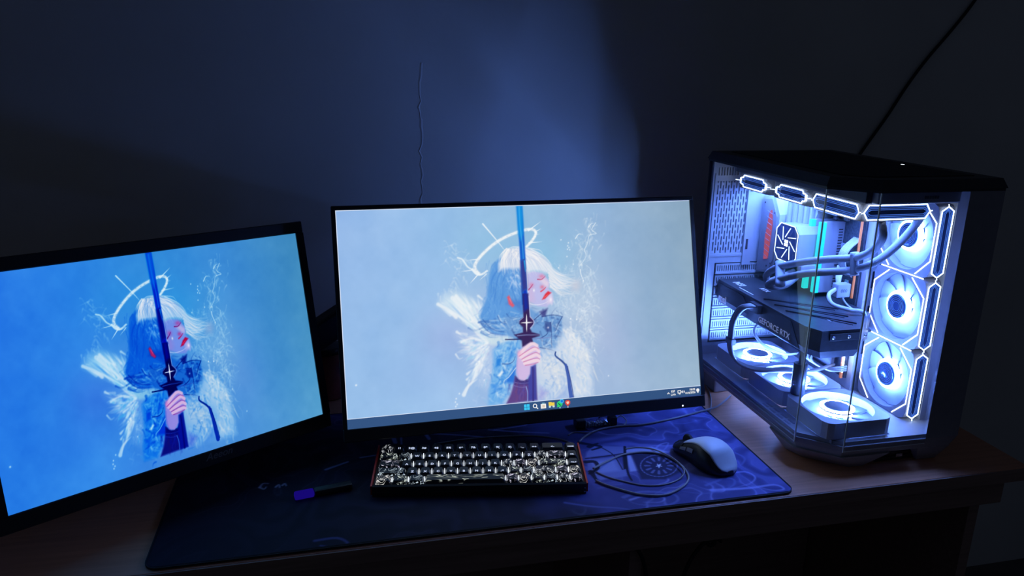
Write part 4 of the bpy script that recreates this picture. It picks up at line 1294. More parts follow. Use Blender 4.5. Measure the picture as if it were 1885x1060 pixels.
# hoses of the liquid cooler
h1 = [onx(1462, 500, .815), onx(1432, 513, .780), onx(1415, 517, .765), onx(1412, 505, .760), onx(1432, 492, .760), onx(1480, 482, .766), onx(1530, 477, .775), onx(1575, 474, .783), onx(1605, 462, .785), onx(1625, 436, .780), (.776, .945, .400)]
h2 = [onx(1475, 500, .825), onx(1450, 522, .780), onx(1428, 528, .752), onx(1414, 524, .742), onx(1432, 515, .744), onx(1480, 504, .752), onx(1530, 500, .765), onx(1575, 496, .785), onx(1615, 480, .805), onx(1655, 448, .828), onx(1684, 415, .842), (.842, .942, .402)]
pb(MB().tube(h1, .0062, 12, 8), 'coolant_hose', M['tube'])
pb(MB().tube(h2, .0062, 12, 8), 'coolant_hose', M['tube'])
for (a_, b_) in (((1436, 492, .760), (1436, 515, .745)), ((1573, 474, .783), (1573, 497, .784))):
    p0, p1 = Vector(onx(*a_)), Vector(onx(*b_))
    d = (p1 - p0)
    pb(MB().tube([p0 - d * .42, p0 + d * .5, p1 + d * .42], .0085, 10, 4, flat=.62), 'hose_clip', M['tube'])

# ---- graphics card
GX0, GX1, GY0, GY1, GZ0, GZ1 = .722, XB - .006, .985, 1.303, .166, .213
gp = [(GX0, GY1), (GX0, GY0 + .028), (GX0 + .012, GY0), (.806, GY0), (.850, GY0 + .050), (GX1, GY0 + .07), (GX1, GY1)]
gpb = [(GX0 + .006, GY1), (GX0 + .006, GY0 + .030), (GX0 + .017, GY0 + .003), (.800, GY0 + .003), (.846, GY0 + .052), (GX1, GY0 + .07), (GX1, GY1)]
gc = pb(MB().prism(gpb, GZ0, GZ0 + .012, 'z', gp).prism(gp, GZ0 + .012, GZ1 - .003), 'graphics_card', M['gpu'])
pb(MB().prism(inset(gp[::-1], .0005)[::-1] if False else gp, GZ1 - .003, GZ1), 'backplate', M['gpu2'], gc)
pb(MB().prism([(GX0 - .0012, z) for z in (0,)] and [(1.30, GZ1 - .006), (1.205, GZ1 - .006), (1.190, GZ1 - .018), (1.285, GZ1 - .018), (1.30, GZ1 - .012)], GX0 - .0012, GX0, 'x'), 'side_trim', M['darkbits'], gc)
pb(MB().prism([(1.150, GZ1 - .004), (1.050, GZ1 - .004), (1.030, GZ0 + .018), (1.020, GZ0 + .006), (1.190, GZ0 + .006), (1.180, GZ0 + .016)], GX0 - .0010, GX0, 'x'), 'side_trim', M['gpu2'], gc)
for k_, (ya, yb) in enumerate(((1.16, 1.085), (1.125, 1.045), (1.090, 1.010))):
    pb(MB().prism([(.735, ya), (.742, ya + .004), (.838 - .01 * k_, yb + .006), (.832 - .01 * k_, yb - .003)], GZ1, GZ1 + .0022), 'backplate_rib', M['gpu'], gc)
    pb(MB().prism([(.748, ya - .010), (.752, ya - .006), (.826 - .01 * k_, yb - .002), (.822 - .01 * k_, yb - .007)], GZ1, GZ1 + .0010), 'backplate_rib', M['darkbits'], gc)
for y_ in (1.135, 1.10, 1.06, 1.03):
    pb(MB().box(.776, .780, y_ - .006, y_ + .006, GZ1, GZ1 + .0006), 'screw_slot', M['silver'], gc)
for y_ in (.020, .048, .078):
    pb(MB().lathe([(0, 0), (.0026, 0), (.0026, -.0013), (.0012, -.0013), (.0012, -.0006), (0, -.0006)], (GX0 + .012 + y_, GY0 - .0020, GZ1 - .011), 'y', 12), 'end_screw', M['silver'], gc)
pb(MB().box(GX0 + .026, .804, GY0 - .0018, GY0, GZ1 - .017, GZ1 - .0055, .0004, 1), 'end_bracket', M['gpu2'], gc)
tx = Matrix(((0, 0, -1, GX0 - .0013), (-1, 0, 0, 0), (0, 1, 0, 0), (0, 0, 0, 1)))
text('lettering', 'GEFORCE RTX', .0150, M['gputextglow'], gc, Matrix.Translation((0, 1.098, GZ0 + .0155)) @ tx, depth=.0001, bold=.0002)
text('lettering', 'msi', .0215, M['gputextglow'], gc, Matrix.Translation((0, 1.280, GZ0 + .0130)) @ tx, depth=.0001, bold=.0008, shear=.1)
tt = Matrix(((0, 1, 0, 0), (-1, 0, 0, 0), (0, 0, 1, GZ1 + .0002), (0, 0, 0, 1)))
text('lettering', 'MSI', .020, M['gputextglow'], gc, Matrix.Translation((.744, 1.262, 0)) @ tt, depth=.0001, bold=.0006)
text('lettering', 'RTX', .013, M['gputextglow'], gc, Matrix.Translation((.770, 1.215, 0)) @ tt, depth=.0001, bold=.0004)
pb(MB().box(.731, .733, 1.190, 1.240, GZ1, GZ1 + .0004), 'backplate_line', M['gputextglow'], gc)
# power plug and its white cable
pb(MB().box(GX0 - .010, GX0 + .004, 1.138, 1.168, GZ1 - .020, GZ1 - .004, .001), 'power_socket', M['darkbits'], gc)
for k_ in range(4):
    o = .0042 * k_
    P = [(GX0 - .004, 1.146 + o, GZ1 - .010), (.708, 1.150 + o, GZ1 - .009), (.7005, 1.168 + o, GZ1 - .020), (.6985, 1.186 + o, .165), (.699, 1.190 + o, .135), (.7005, 1.190 + o, .108), (.703 + o * .3, 1.178 + o, .091), (.710 + o * .6, 1.150 + o * .6, .0875), (.722 + o, 1.120 + o * .2, .092 + o * .2), (.744 + o, 1.098, .100 + o * .3), (.775 + o, 1.086, .100), (.815 + o, 1.10, .096), (.872, 1.125, .092)]
    pb(MB().tube(P, .0026, 8, 6), 'power_cable', M['wirewhite'])
pb(MB().box(.6945, .7045, 1.1845, 1.2085, .118, .130, .003), 'cable_comb', M['greyplast'])
# support column for the card
pb(MB().lathe([(0, .0852), (.0115, .0852), (.0115, .139), (.009, .140), (.0040, .140), (.0040, .1655), (0, .1655)], (.739, 1.035, 0), n=20), 'card_support', M['gpu'])
# board power cables with white plugs
for k_ in range(9):
    o = .0030 * k_
    P = [(XB - .030, 1.112 + o * .5, .268 + o * .5), (XB - .040, 1.100 + o * .4, .250 + o * .3), (XB - .036, 1.088 + o * .3, .226), (XB - .018, 1.082 + o * .2, .210 - o * .2), (XB + .004, 1.086, .205 - o * .6)]
    pb(MB().tube(P, .0018, 6, 5), 'board_wire', M['wirewhite'])
for k_ in range(6):
    o = .0034 * k_
    P = [(XB - .006, 1.106 + o, .330), (XB - .030, 1.104 + o, .310), (XB - .030, 1.106 + o, .285), (XB - .012, 1.108 + o, .262)]
    pb(MB().tube(P, .0016, 6, 5), 'board_wire', M['wirewhite'])
plug = pb(MB().box(XB - .052, XB - .026, 1.088, 1.104, .232, .256, .002), 'cable_plug', M['whiteplast'])
text('plug_lettering', '800', .0085, M['darkbits'], plug, Matrix.Translation((XB - .039, 1.0878, .244)) @ Matrix.Rotation(PI / 2, 4, 'X'), depth=.0001)
pb(MB().tube([(XB - .050, 1.095, .246), (XB - .070, 1.085, .240), (XB - .072, 1.070, .228), (XB - .050, 1.052, .222), (XB - .028, 1.045, .218), (XB - .020, 1.048, .190)], .0036, 10, 6), 'white_cable', M['wirewhite'])
# flat fan leads on the floor
for k_ in range(3):
    pb(MB().tube([(.860, 1.16 + .01 * k_, .120), (.835, 1.14 + .01 * k_, .098), (.845, 1.10 + .008 * k_, .092), (.872, 1.09, .094 + .004 * k_)], .0018, 6, 5), 'fan_lead', M['wirewhite'])
pb(MB().tube([(.770, 1.205, .1635), (.748, 1.200, .140), (.758, 1.180, .118), (.790, 1.165, .103), (.825, 1.170, .100)], .0034, 8, 6, flat=.4), 'fan_lead', M['wirewhite'])
# slots in the floor rim along the glass
for k_ in range(2):
    for j in range(4):
        y = .985 + j * .022
        pb(MB().box(.6955 + .008 * k_, .6990 + .008 * k_, y, y + .016, .0561, .0566), 'floor_slot', M['whiteplast'])

# ------------------------------------------------------------------ oblong black case under the front of the tower
c0 = onz(1603, 841, .006); c1 = onz(1690, 830, .006)
d_ = Vector((c1[0] - c0[0], c1[1] - c0[1], 0)); L_ = d_.length
oc_ = thing('oblong_case', 'black glossy oblong case lying under the front edge of the tower', 'case', world=False)
oc_.matrix_world = Matrix.Translation((c0[0] + d_.x / 2, c0[1] + d_.y / 2, 0.0004)) @ Matrix.Rotation(math.atan2(d_.y, d_.x), 4, 'Z')
MB().box(-L_ / 2, L_ / 2, -.009, .009, 0, .0085, .004, 3).build('lower_half', M['gloss'], oc_, (0, 0, 0))
MB().box(-L_ / 2 + .0005, L_ / 2 - .0005, -.0086, .0086, .0088, .017, .004, 3).build('upper_half', M['gloss'], oc_, (0, 0, 0))
MB().box(-.006, .006, -.0100, -.0086, .006, .012, .0005, 1).build('clasp', M['silver'], oc_, (0, 0, 0))


# ------------------------------------------------------------------ monitors
def screen_mat(name, g0, g1, gain):
    """self-lit picture; g0/g1 = panel gamma per channel at the left and right side"""
    m = bpy.data.materials.new(name)
    m.use_nodes = True
    nt = m.node_tree
    nt.nodes.remove(nt.nodes['Principled BSDF'])
    a = nt.nodes.new('ShaderNodeAttribute'); a.attribute_name = 'picture'
    e = nt.nodes.new('ShaderNodeEmission'); e.inputs[1].default_value = gain
    L = nt.links.new
    if g0:
        sp = nt.nodes.new('ShaderNodeSeparateColor'); cb = nt.nodes.new('ShaderNodeCombineColor')
        tc = nt.nodes.new('ShaderNodeTexCoord')
        gx = nt.nodes.new('ShaderNodeSeparateXYZ')
        L(tc.outputs['Generated'], gx.inputs[0]); L(a.outputs['Color'], sp.inputs[0])
        for i in range(3):
            mr = nt.nodes.new('ShaderNodeMapRange'); mr.inputs['To Min'].default_value = g0[i]; mr.inputs['To Max'].default_value = g1[i]
            pw = nt.nodes.new('ShaderNodeMath'); pw.operation = 'POWER'
            L(gx.outputs[0], mr.inputs['Value']); L(sp.outputs[i], pw.inputs[0]); L(mr.outputs[0], pw.inputs[1]); L(pw.outputs[0], cb.inputs[i])
        L(cb.outputs[0], e.inputs[0])
    else:
        L(a.outputs['Color'], e.inputs[0])
    L(e.outputs[0], nt.nodes['Material Output'].inputs[0])
    m.cycles.emission_sampling = 'NONE'
    return m


ART = paint_wallpaper()


def monitor(label, mtx, W, H, side, top, bot, smat, depth=0.014, bulge=0.035):
    t = thing('monitor', label, 'monitor', world=False)
    t.matrix_world = mtx
    x1 = W / 2 + side; z1 = H / 2 + top; z0 = -H / 2 - bot
    b = MB()                                              # bezel: four bars round the panel, slightly proud of it
    f0, f1 = -0.0022, depth
    b.box(-x1, x1, f0, f1, H / 2, z1, 0.0012, 1).box(-x1, x1, f0, f1, z0, -H / 2, 0.0012, 1)
    b.box(-x1, -W / 2, f0, f1, -H / 2, H / 2).box(W / 2, x1, f0, f1, -H / 2, H / 2)
    b.build('bezel', M['bezel'], t, (0, 0, 0))
    MB().box(-x1 + 0.001, x1 - 0.001, 0.0012, depth + 0.004, z0 + 0.001, z1 - 0.001, 0.001, 1).build('back_cover', M['black'], t, (0, 0, 0))
    MB().prism([(-W * .36, -H * .36), (W * .36, -H * .36), (W * .36, H * .30), (-W * .36, H * .30)], depth + 0.004, depth + bulge, 'y',
               [(-W * .26, -H * .26), (W * .26, -H * .26), (W * .26, H * .20), (-W * .26, H * .20)]).build('rear_housing', M['black'], t, (0, 0, 0))
    me_ = ART.grid_mesh('screen', W, H, smat)
    sc = put('screen', me_, t, (0, 0, 0))
    return t, sc


Mc = Matrix(((0.9996, -0.0275, -0.0081, 0.29496), (0.02866, 0.95563, 0.29319, 1.13700), (-0.00034, -0.2933, 0.95602, 0.22893), (0, 0, 0, 1)))
Mc = Matrix.Translation(Mc.translation) @ Mc.to_quaternion().to_matrix().to_4x4()
big, bscr = monitor('large thin-bezel monitor standing upright in front of the keyboard', Mc, 0.597, 0.336, 0.0066, 0.0070, 0.0200, screen_mat('screen_large', None, None, 1.0))
k = 0.86
Ml = Matrix(((0.84434579, -0.52767269, -0.09296089, -0.27304976 * k), (0.53547967, 0.82505945, 0.18038412, 1.21879499 * k),
             (-0.01848551, -0.20208524, 0.97919347, CAM_H - 0.44635037 * k), (0, 0, 0, 1)))
Ml = Matrix.Translation(Ml.translation) @ Ml.to_quaternion().to_matrix().to_4x4()
small, sscr = monitor('smaller thick-bezel monitor with deep blue picture, turned inward at the far left', Ml, 0.5 * k, 0.33621676 * k, 0.0125, 0.0175, 0.022,
                      screen_mat('screen_small', (3.5, 2.55, 1.25), (2.2, 1.45, 1.05), 1.0), bulge=0.04)

# task bar on the large screen
FW, FH = 0.597, 0.336
tb0 = -FH / 2 + 0.0150


def scr(u, v):                                            # screen fraction -> local x, z
    return (-FW / 2 + u * FW, FH / 2 - v * FH)


EM = {}


def em(rgb, s=1.0):
    key = (rgb, s)
    if key not in EM:
        EM[key] = emis('pixel_%d' % len(EM), srgb(*rgb), s)
        EM[key].cycles.emission_sampling = 'NONE'
    return EM[key]


def flat(name, polys, m, lift, parent=bscr):
    b_ = MB()
    for P in polys:
        b_.prism(P, -lift - 0.0001, -lift, 'y')
    return b_.build(name, m, parent, (0, 0, 0))


def circ(x, z, r, n=16, a0=0.0):
    return [(x + r * math.cos(a0 + 2 * PI * i / n), z + r * math.sin(a0 + 2 * PI * i / n)) for i in range(n)]


def rect(x0, x1, z0, z1):
    return [(x0, z0), (x1, z0), (x1, z1), (x0, z1)]


flat('taskbar', [rect(-FW / 2, FW / 2, -FH / 2, tb0)], em((52, 84, 130)), 0.0002)
flat('edge_glow', [rect(-FW / 2, -FW / 2 + 0.0012, tb0, FH / 2), rect(-FW / 2, FW / 2, FH / 2 - 0.0010, FH / 2), rect(-FW / 2, FW / 2, tb0, tb0 + 0.0009)], em((214, 228, 250)), 0.0002)
IZ = -FH / 2 + 0.0075
icx = [scr(u, 0)[0] for u in (0.4780, 0.5020, 0.5250, 0.5485, 0.5720, 0.5950)]
x = icx[0]; q = 0.0046
flat('start_icon', [rect(x - q, x - .0003, IZ + .0003, IZ + q), rect(x + .0003, x + q, IZ + .0003, IZ + q), rect(x - q, x - .0003, IZ - q, IZ - .0003), rect(x + .0003, x + q, IZ - q, IZ - .0003)], em((60, 200, 245)), 0.0005)
x = icx[1]
b = MB(); b.ribbon([(p_[0], -0.0005, p_[1]) for p_ in circ(x - .0006, IZ + .0008, .0030)], 0.0012, (0, -1, 0), closed=True)
b.ribbon([(x + .0014, -0.0005, IZ - .0014), (x + .0042, -0.0005, IZ - .0042)], 0.0015, (0, -1, 0))
b.build('search_icon', em((245, 245, 245)), bscr, (0, 0, 0))
x = icx[2]
o_ = flat('store_icon', [rect(x - .0045, x + .0045, IZ - .0046, IZ + .0028)], em((240, 236, 232)), 0.0005)
flat('store_icon', [rect(x - .0022, x + .0022, IZ + .0028, IZ + .0046)], em((120, 170, 190)), 0.0005)
flat('store_icon', [rect(x - .0018, x - .0002, IZ - .0028, IZ - .0012), rect(x + .0002, x + .0018, IZ - .0028, IZ - .0012), rect(x - .0018, x - .0002, IZ - .0008, IZ + .0008), rect(x + .0002, x + .0018, IZ - .0008, IZ + .0008)], em((206, 180, 150)), 0.0008)
x = icx[3]
flat('folder_icon', [[(x - .0050, IZ - .0016), (x + .0050, IZ - .0016), (x + .0050, IZ + .0036), (x + .0008, IZ + .0036), (x - .0004, IZ + .0046), (x - .0050, IZ + .0046)]], em((240, 208, 84)), 0.0005)
flat('folder_icon', [[(x - .0050, IZ - .0044), (x - .0018, IZ - .0044), (x - .0010, IZ - .0016), (x - .0050, IZ - .0016)], [(x + .0018, IZ - .0044), (x + .0050, IZ - .0044), (x + .0050, IZ - .0016), (x + .0010, IZ - .0016)]], em((200, 224, 226)), 0.0005)
x = icx[4]
flat('messenger_icon', [circ(x, IZ + .0002, .0048, 20), [(x - .0052, IZ - .0050), (x - .0015, IZ - .0045), (x - .0040, IZ - .0015)]], em((52, 208, 120)), 0.0005)
b = MB(); b.ribbon([(x - .0020, -.0009, IZ + .0018), (x - .0016, -.0009, IZ - .0002), (x + .0002, -.0009, IZ - .0018), (x + .0020, -.0009, IZ - .0018)], 0.0012, (0, -1, 0))
b.build('messenger_icon', em((18, 90, 60)), bscr, (0, 0, 0))
flat('badge', [circ(x + .0036, IZ + .0044, .0035, 18)], em((70, 190, 240)), 0.0010)
flat('badge', [circ(x + .0036, IZ + .0044, .0022, 18)], em((24, 120, 220)), 0.0013)
flat('running_mark', [circ(x, IZ - .0062, .0009, 10)], em((230, 245, 250)), 0.0005)
x = icx[5]
flat('browser_icon', [[(x - .0022, IZ + .0052), (x + .0022, IZ + .0052), (x + .0044, IZ + .0028), (x + .0040, IZ - .0010), (x, IZ - .0048), (x - .0040, IZ - .0010), (x - .0044, IZ + .0028)]], em((224, 74, 58)), 0.0005)
flat('browser_icon', [[(x - .0020, IZ + .0030), (x + .0020, IZ + .0030), (x + .0024, IZ + .0008), (x, IZ - .0022), (x - .0024, IZ + .0008)]], em((250, 200, 180)), 0.0008)
flat('running_mark', [circ(x, IZ - .0062, .0009, 10)], em((230, 245, 250)), 0.0005)


def scr_text(txt, u, dz, size, bold=0.0001):
    mt_ = Matrix.Translation((scr(u, 0)[0], -0.0006, IZ + dz)) @ Matrix.Rotation(PI / 2, 4, 'X')
    return text('taskbar_text', txt, size, em((244, 244, 244)), bscr, mt_, depth=0.00005, bold=bold)


x = scr(0.898, 0)[0]
b = MB(); b.ribbon([(x - .0018, -.0005, IZ - .0010), (x, -.0005, IZ + .0010), (x + .0018, -.0005, IZ - .0010)], .0011, (0, -1, 0)); b.build('tray_icon', em((244, 244, 244)), bscr, (0, 0, 0))
scr_text('ESP', 0.913, 0.0025, 0.0050); scr_text('LAA', 0.913, -0.0028, 0.0050)
x = scr(0.932, 0)[0]
b = MB(); b.ribbon([(a_, -.0005, c_) for a_, c_ in rect(x - .0026, x + .0026, IZ - .0012, IZ + .0030)], .0010, (0, -1, 0), closed=True)
b.ribbon([(x - .001, -.0005, IZ - .0028), (x + .002, -.0005, IZ - .0028)], .0012, (0, -1, 0)); b.build('tray_icon', em((244, 244, 244)), bscr, (0, 0, 0))
x = scr(0.943, 0)[0]
flat('tray_icon', [[(x - .0026, IZ - .0008), (x - .0014, IZ - .0008), (x + .0002, IZ - .0024), (x + .0002, IZ + .0032), (x - .0014, IZ + .0016), (x - .0026, IZ + .0016)]], em((230, 232, 240)), 0.0005)
b = MB()
for r_ in (.0016, .0028):
    b.ribbon([(x + .0004 + r_ * math.cos(a_), -.0005, IZ + .0004 + r_ * math.sin(a_)) for a_ in (-.8, -.3, .3, .8)], .0006, (0, -1, 0))
b.build('tray_icon', em((230, 232, 240)), bscr, (0, 0, 0))
scr_text('18:03', 0.9730, 0.0028, 0.0050); scr_text('01/6/2026', 0.9668, -0.0024, 0.0047)
x = scr(0.9905, 0)[0]
flat('tray_icon', [circ(x, IZ + .0008, .0030, 16), [(x - .001, IZ - .0038), (x + .001, IZ - .0038), (x + .0014, IZ - .0016), (x - .0014, IZ - .0016)]], em((240, 240, 244)), 0.0005)

# marks on the two bezels
flat('power_light', [circ(0.262, -FH / 2 - 0.0155, 0.0013, 12)], M['pled'], 0.0023, big)
mt_ = Matrix.Translation((0.043, -0.0023, -0.33621676 * k / 2 - 0.0085)) @ Matrix.Rotation(PI / 2, 4, 'X')
text('maker_logo', 'Aeeon', 0.0145, M['logo'], small, mt_, depth=0.0001, shear=0.35, bold=0.0001)
mt_ = Matrix.Translation((0.0, -0.0023, -FH / 2 - 0.0100)) @ Matrix.Rotation(PI / 2, 4, 'X')

# ------------------------------------------------------------------ monitor arm behind both monitors
PX, PY = 0.10, 1.380
arm = thing('twin_monitor_stand', 'black steel twin monitor arm clamped to the rear edge of the desk', 'monitor arm', (PX, PY, 0))
MB().lathe([(0.0, 0.0005), (0.038, 0.0005), (0.038, 0.009), (0.020, 0.012), (0.0175, 0.012), (0.0175, 0.29), (0.0, 0.29)], (PX, PY, 0), n=24).build('pole', M['black'], arm)
MB().lathe([(0.0, .165), (0.030, .165), (0.030, .245), (0.0, .245)], (PX, PY, 0), n=24).build('collar', M['black'], arm)


def bar(p0, p1, h, wd, bld=None):
    bld = bld or MB()
    p0, p1 = Vector(p0), Vector(p1)
    d = (p1 - p0); L_ = d.length
    ex = d.normalized(); ey = Vector((0, 0, 1)); ez = ex.cross(ey).normalized(); ey = ez.cross(ex)
    mm = Matrix(((ex.x, ez.x, ey.x, p0.x), (ex.y, ez.y, ey.y, p0.y), (ex.z, ez.z, ey.z, p0.z), (0, 0, 0, 1)))
    t_ = MB().box(0, L_, -wd / 2, wd / 2, -h / 2, h / 2, min(h, wd) * .18).xform(mm)
    return bld.add(t_.v, t_.f)


cb = Mc @ Vector((0, 0.0495, 0.0)); cs = Ml @ Vector((0, 0.0545, 0.0))
eb = Mc @ Vector((0, 0.075, 0)); es_ = Ml @ Vector((0, 0.085, 0))
bar((PX, PY, .215), (eb.x + .02, 1.345, .215), .036, .026).build('arm_segment', M['black'], arm)
bar((eb.x + .02, 1.345, .215), eb, .034, .026).build('arm_segment', M['black'], arm)
bar((PX, PY, .215), (-.175, 1.262, .078), .050, .030).build('arm_segment', M['black'], arm)
bar((-.175, 1.262, .078), es_, .040, .030).build('arm_segment', M['black'], arm)
for mtx_, y_ in ((Mc, .0505), (Ml, .0555)):
    MB().box(-.05, .05, y_, y_ + .006, -.05, .05, .002).box(-.022, .022, y_ + .006, y_ + .034, -.022, .022, .004).xform(mtx_).build('mount_plate', M['black'], arm)


# ------------------------------------------------------------------ keyboard
U1 = 0.01905
kb = thing('keyboard', 'compact black mechanical keyboard with red sides and white backlight', 'keyboard', world=False)
KM = Matrix.Translation((0.1908, 1.0110, MATZ + 0.0005)) @ Matrix.Rotation(math.radians(-9.8), 4, 'Z')
kb.matrix_world = KM
KW, KD = 16 * U1, 5 * U1
tl = math.radians(6.5)                                     # typing slope
FZ, RZ = 0.0085, 0.0085 + (KD + .018) * math.tan(tl)
y0, y1 = -KD / 2 - .0050, KD / 2 + .006
b = MB()
b.prism([(y0, 0.0), (y1, 0.0), (y1, RZ), (y0 + .002, FZ), (y0, FZ - .002)], -KW / 2 - .0035, KW / 2 + .0035, 'x')
b.build('case', M['black'], kb, (0, 0, 0))
b = MB()
b.prism([(y0 + .0003, FZ - .002), (y0 + .0040, FZ - .001), (y0 + .0040, FZ + .0085), (y0 + .0003, FZ + .007)], -KW / 2 - .0035, KW / 2 + .0035, 'x')
b.build('front_lip', M['black'], kb, (0, 0, 0))
for s_ in (-1, 1):
    x = s_ * (KW / 2 + .0048)
    b = MB().prism([(y0 + .001, FZ - .006), (y1 - .001, FZ - .006), (y1 - .001, RZ + .006), (y0 + .001, FZ + .008)], x - .0012, x + .0012, 'x')
    b.build('side_strip', M['red'], kb, (0, 0, 0))
for yy in (-.004, .006):  # silver studs built as stand-ins for two glints on the corner
    MB().lathe([(0, 0), (.0011, 0), (.0008, .0007), (0, .0009)], (KW / 2 + .0015, y0 - .0001, FZ - .003 + yy * .6), 'y', 10).build('screw_or_glint', M['silver'], kb, (0, 0, 0))

KF = Matrix.Translation((0, 0, FZ + .0005)) @ Matrix.Translation((0, y0, 0)) @ Matrix.Rotation(tl, 4, 'X') @ Matrix.Translation((0, -y0, 0))
rows = [
    (['Esc', '1!', '2@', '3#', '4$', '5%', '6^', '7&', '8*', '9(', '0)', '-_', '=+', 'BS', 'Home'], [1] * 13 + [2, 1]),
    (['Tab', 'Q', 'W', 'E', 'R', 'T', 'Y', 'U', 'I', 'O', 'P', '[{', ']}', 'BSL', 'Del'], [1.5] + [1] * 12 + [1.5, 1]),
    (['Caps', 'A', 'S', 'D', 'F', 'G', 'H', 'J', 'K', 'L', ';:', 'QT', 'Enter', 'PgUp'], [1.75] + [1] * 11 + [2.25, 1]),
    (['Sh', 'Z', 'X', 'C', 'V', 'B', 'N', 'M', ',<', '.>', '/?', 'RSh', 'UP', 'End'], [2.25] + [1] * 10 + [1.75, 1, 1]),
    (['Ctrl', 'Win', 'Alt', 'Space', 'a', 'b', 'c', 'LT', 'DN', 'RT'], [1.25] * 3 + [6.25] + [1] * 6)]
ART_KEYS = {'Esc', 'Tab', 'Caps', 'Sh', 'Ctrl', 'Win', 'Alt', 'BSL', 'Enter', 'RSh', 'a', 'b', 'c', 'LT', 'DN', 'RT', 'UP', 'End', ']}', 'QT', ';:', '/?', '.>', 'L', 'Q'}
TINTS = [(.85, .9, .95), (.85, .95, .86), (.80, .76, .95), (.70, .85, .95), (.92, .90, .86)]
scr_m = [scribble_mat('key_art_%d' % i, i * 3.1, TINTS[i % 5]) for i in range(5)]
space_m = scribble_mat('key_art_space', 9.7, (.50, .55, .48), (.16, 1, 1), .80)
KEYMESH = {}


def key_mesh(u, m):
    kk = (u, m.name)
    if kk not in KEYMESH:
        w2 = u * U1 / 2 - .0007; d2 = U1 / 2 - .0006
        tw, td = w2 - .0026, d2 - .0026
        b_ = MB()
        b_.prism(rounded(-w2, w2, -d2, d2, .0014, 2), 0.003, 0.0075, 'z', rounded(-tw, tw, -td + .0010, td + .0012, .0024, 2))
        n0 = len(b_.v)
        b_.v = b_.v
        KEYMESH[kk] = b_.mesh('key', m)
    return KEYMESH[kk]


for r_, (names, ws) in enumerate(rows):
    yy = KD / 2 - (r_ + .5) * U1
    x = -KW / 2
    zr = [.0052, .0038, .0028, .0032, .0040][r_]
    ai = 0
    for nm, u in zip(names, ws):
        m_ = space_m if nm == 'Space' else (scr_m[(ai * 2 + r_) % 5] if nm in ART_KEYS else M['keycap'])
        ai += 1
        o_ = put('key', key_mesh(u, m_), kb, (0, 0, 0))
        o_.matrix_local = KF @ Matrix.Translation((x + u * U1 / 2, yy, zr))
        lg = {'BS': '←', 'Home': 'HOME', 'Del': 'DEL', 'PgUp': 'PGUP'}.get(nm, nm)
        if nm not in ART_KEYS and nm != 'Space':
            mt_ = Matrix.Translation((0, -.0030 if r_ in (0, 2) else -.0028, .00765))
            text('legend', lg if nm != 'BS' else '<-', .0064 if len(lg) < 3 else .0034, M['legend'], o_, mt_, depth=.00005, bold=.00012)
        # light spilling up through the gap on the right of the key
        if r_ > 0 and nm not in ('Home', 'Del', 'PgUp', 'End', 'RT', 'Caps', 'Tab', 'Sh') or nm in ('BSL', 'Enter'):
            xg = x + u * U1
            g_ = MB().box(-.0005, .0005, -U1 * .06, U1 * .30, .0015, .0066 if r_ < 4 else .0058)
            lo = g_.build('gap_light', M['keylight'], kb, (0, 0, 0))
            lo.matrix_local = KF @ Matrix.Translation((xg, yy, zr))
        x += u * U1
MB().box(-KW / 2, KW / 2, -KD / 2, KD / 2, .0008, .0022).xform(KF).build('switch_plate', M['matteblack'], kb, (0, 0, 0))

# ------------------------------------------------------------------ mouse
ms = thing('mouse', 'white and black computer mouse resting on the mat beside the cable coil', 'mouse', world=False)
ms.matrix_world = Matrix.Translation((0.5530, 0.991, MATZ + 0.0005)) @ Matrix.Rotation(math.radians(16), 4, 'Z') @ Matrix.Scale(0.97, 4)


def mouse_sec(t):
    """t 0 rear .. 1 front: y, half width, height"""
    y = -.060 + .120 * t
    e = math.sqrt(max(0.0, 1 - ((t - .5) / .505) ** 4))
    wdt = (.0325 - .004 * math.sin(PI * min(1, max(0, (t - .35) / .5)))) * e
    h = .040 * (math.sin(PI * min(1, (t + .16) / 1.22)) ** .8) * (1 if t < .4 else 1 - .45 * ((t - .4) / .6) ** 1.3)
    h *= min(1.0, .35 + 3.2 * t) if t < .2 else 1
    return y, max(wdt, .004), max(h, .009)


def mouse_pt(t, a, grow=0.0):
    y, wd, h = mouse_sec(t)
    c, s_ = math.cos(a), math.sin(a)
    ex = .62
    return ((wd + grow) * (abs(c) ** ex) * (1 if c > 0 else -1), y, .003 + (h + grow - .003) * (max(s_, 0) ** ex) if s_ > 0 else .0008)


def mouse_patch(t0, t1, a0, a1, grow, nt_=18, na=16):
    vs = []; fs = []
    for i in range(nt_ + 1):
        for j in range(na + 1):
            vs.append(mouse_pt(t0 + (t1 - t0) * i / nt_, a0 + (a1 - a0) * j / na, grow))
    for i in range(nt_):
        for j in range(na):
            k_ = i * (na + 1) + j
            fs.append((k_, k_ + 1, k_ + na + 2, k_ + na + 1))
    return vs, fs


b = MB()
nt_, na = 28, 28
vs = []
for i in range(nt_ + 1):
    for j in range(na + 1):
        vs.append(mouse_pt(i / nt_, PI * j / na))
fs = [(i * (na + 1) + j, i * (na + 1) + j + 1, (i + 1) * (na + 1) + j + 1, (i + 1) * (na + 1) + j) for i in range(nt_) for j in range(na)]
fs += [((i + 1) * (na + 1), (i + 1) * (na + 1) + na, i * (na + 1) + na, i * (na + 1)) for i in range(nt_)]
fs += [tuple(range(na + 1)), tuple(range(nt_ * (na + 1), (nt_ + 1) * (na + 1)))[::-1]]
b.add(vs, fs, True)
b.build('body', M['black'], ms, (0, 0, 0))


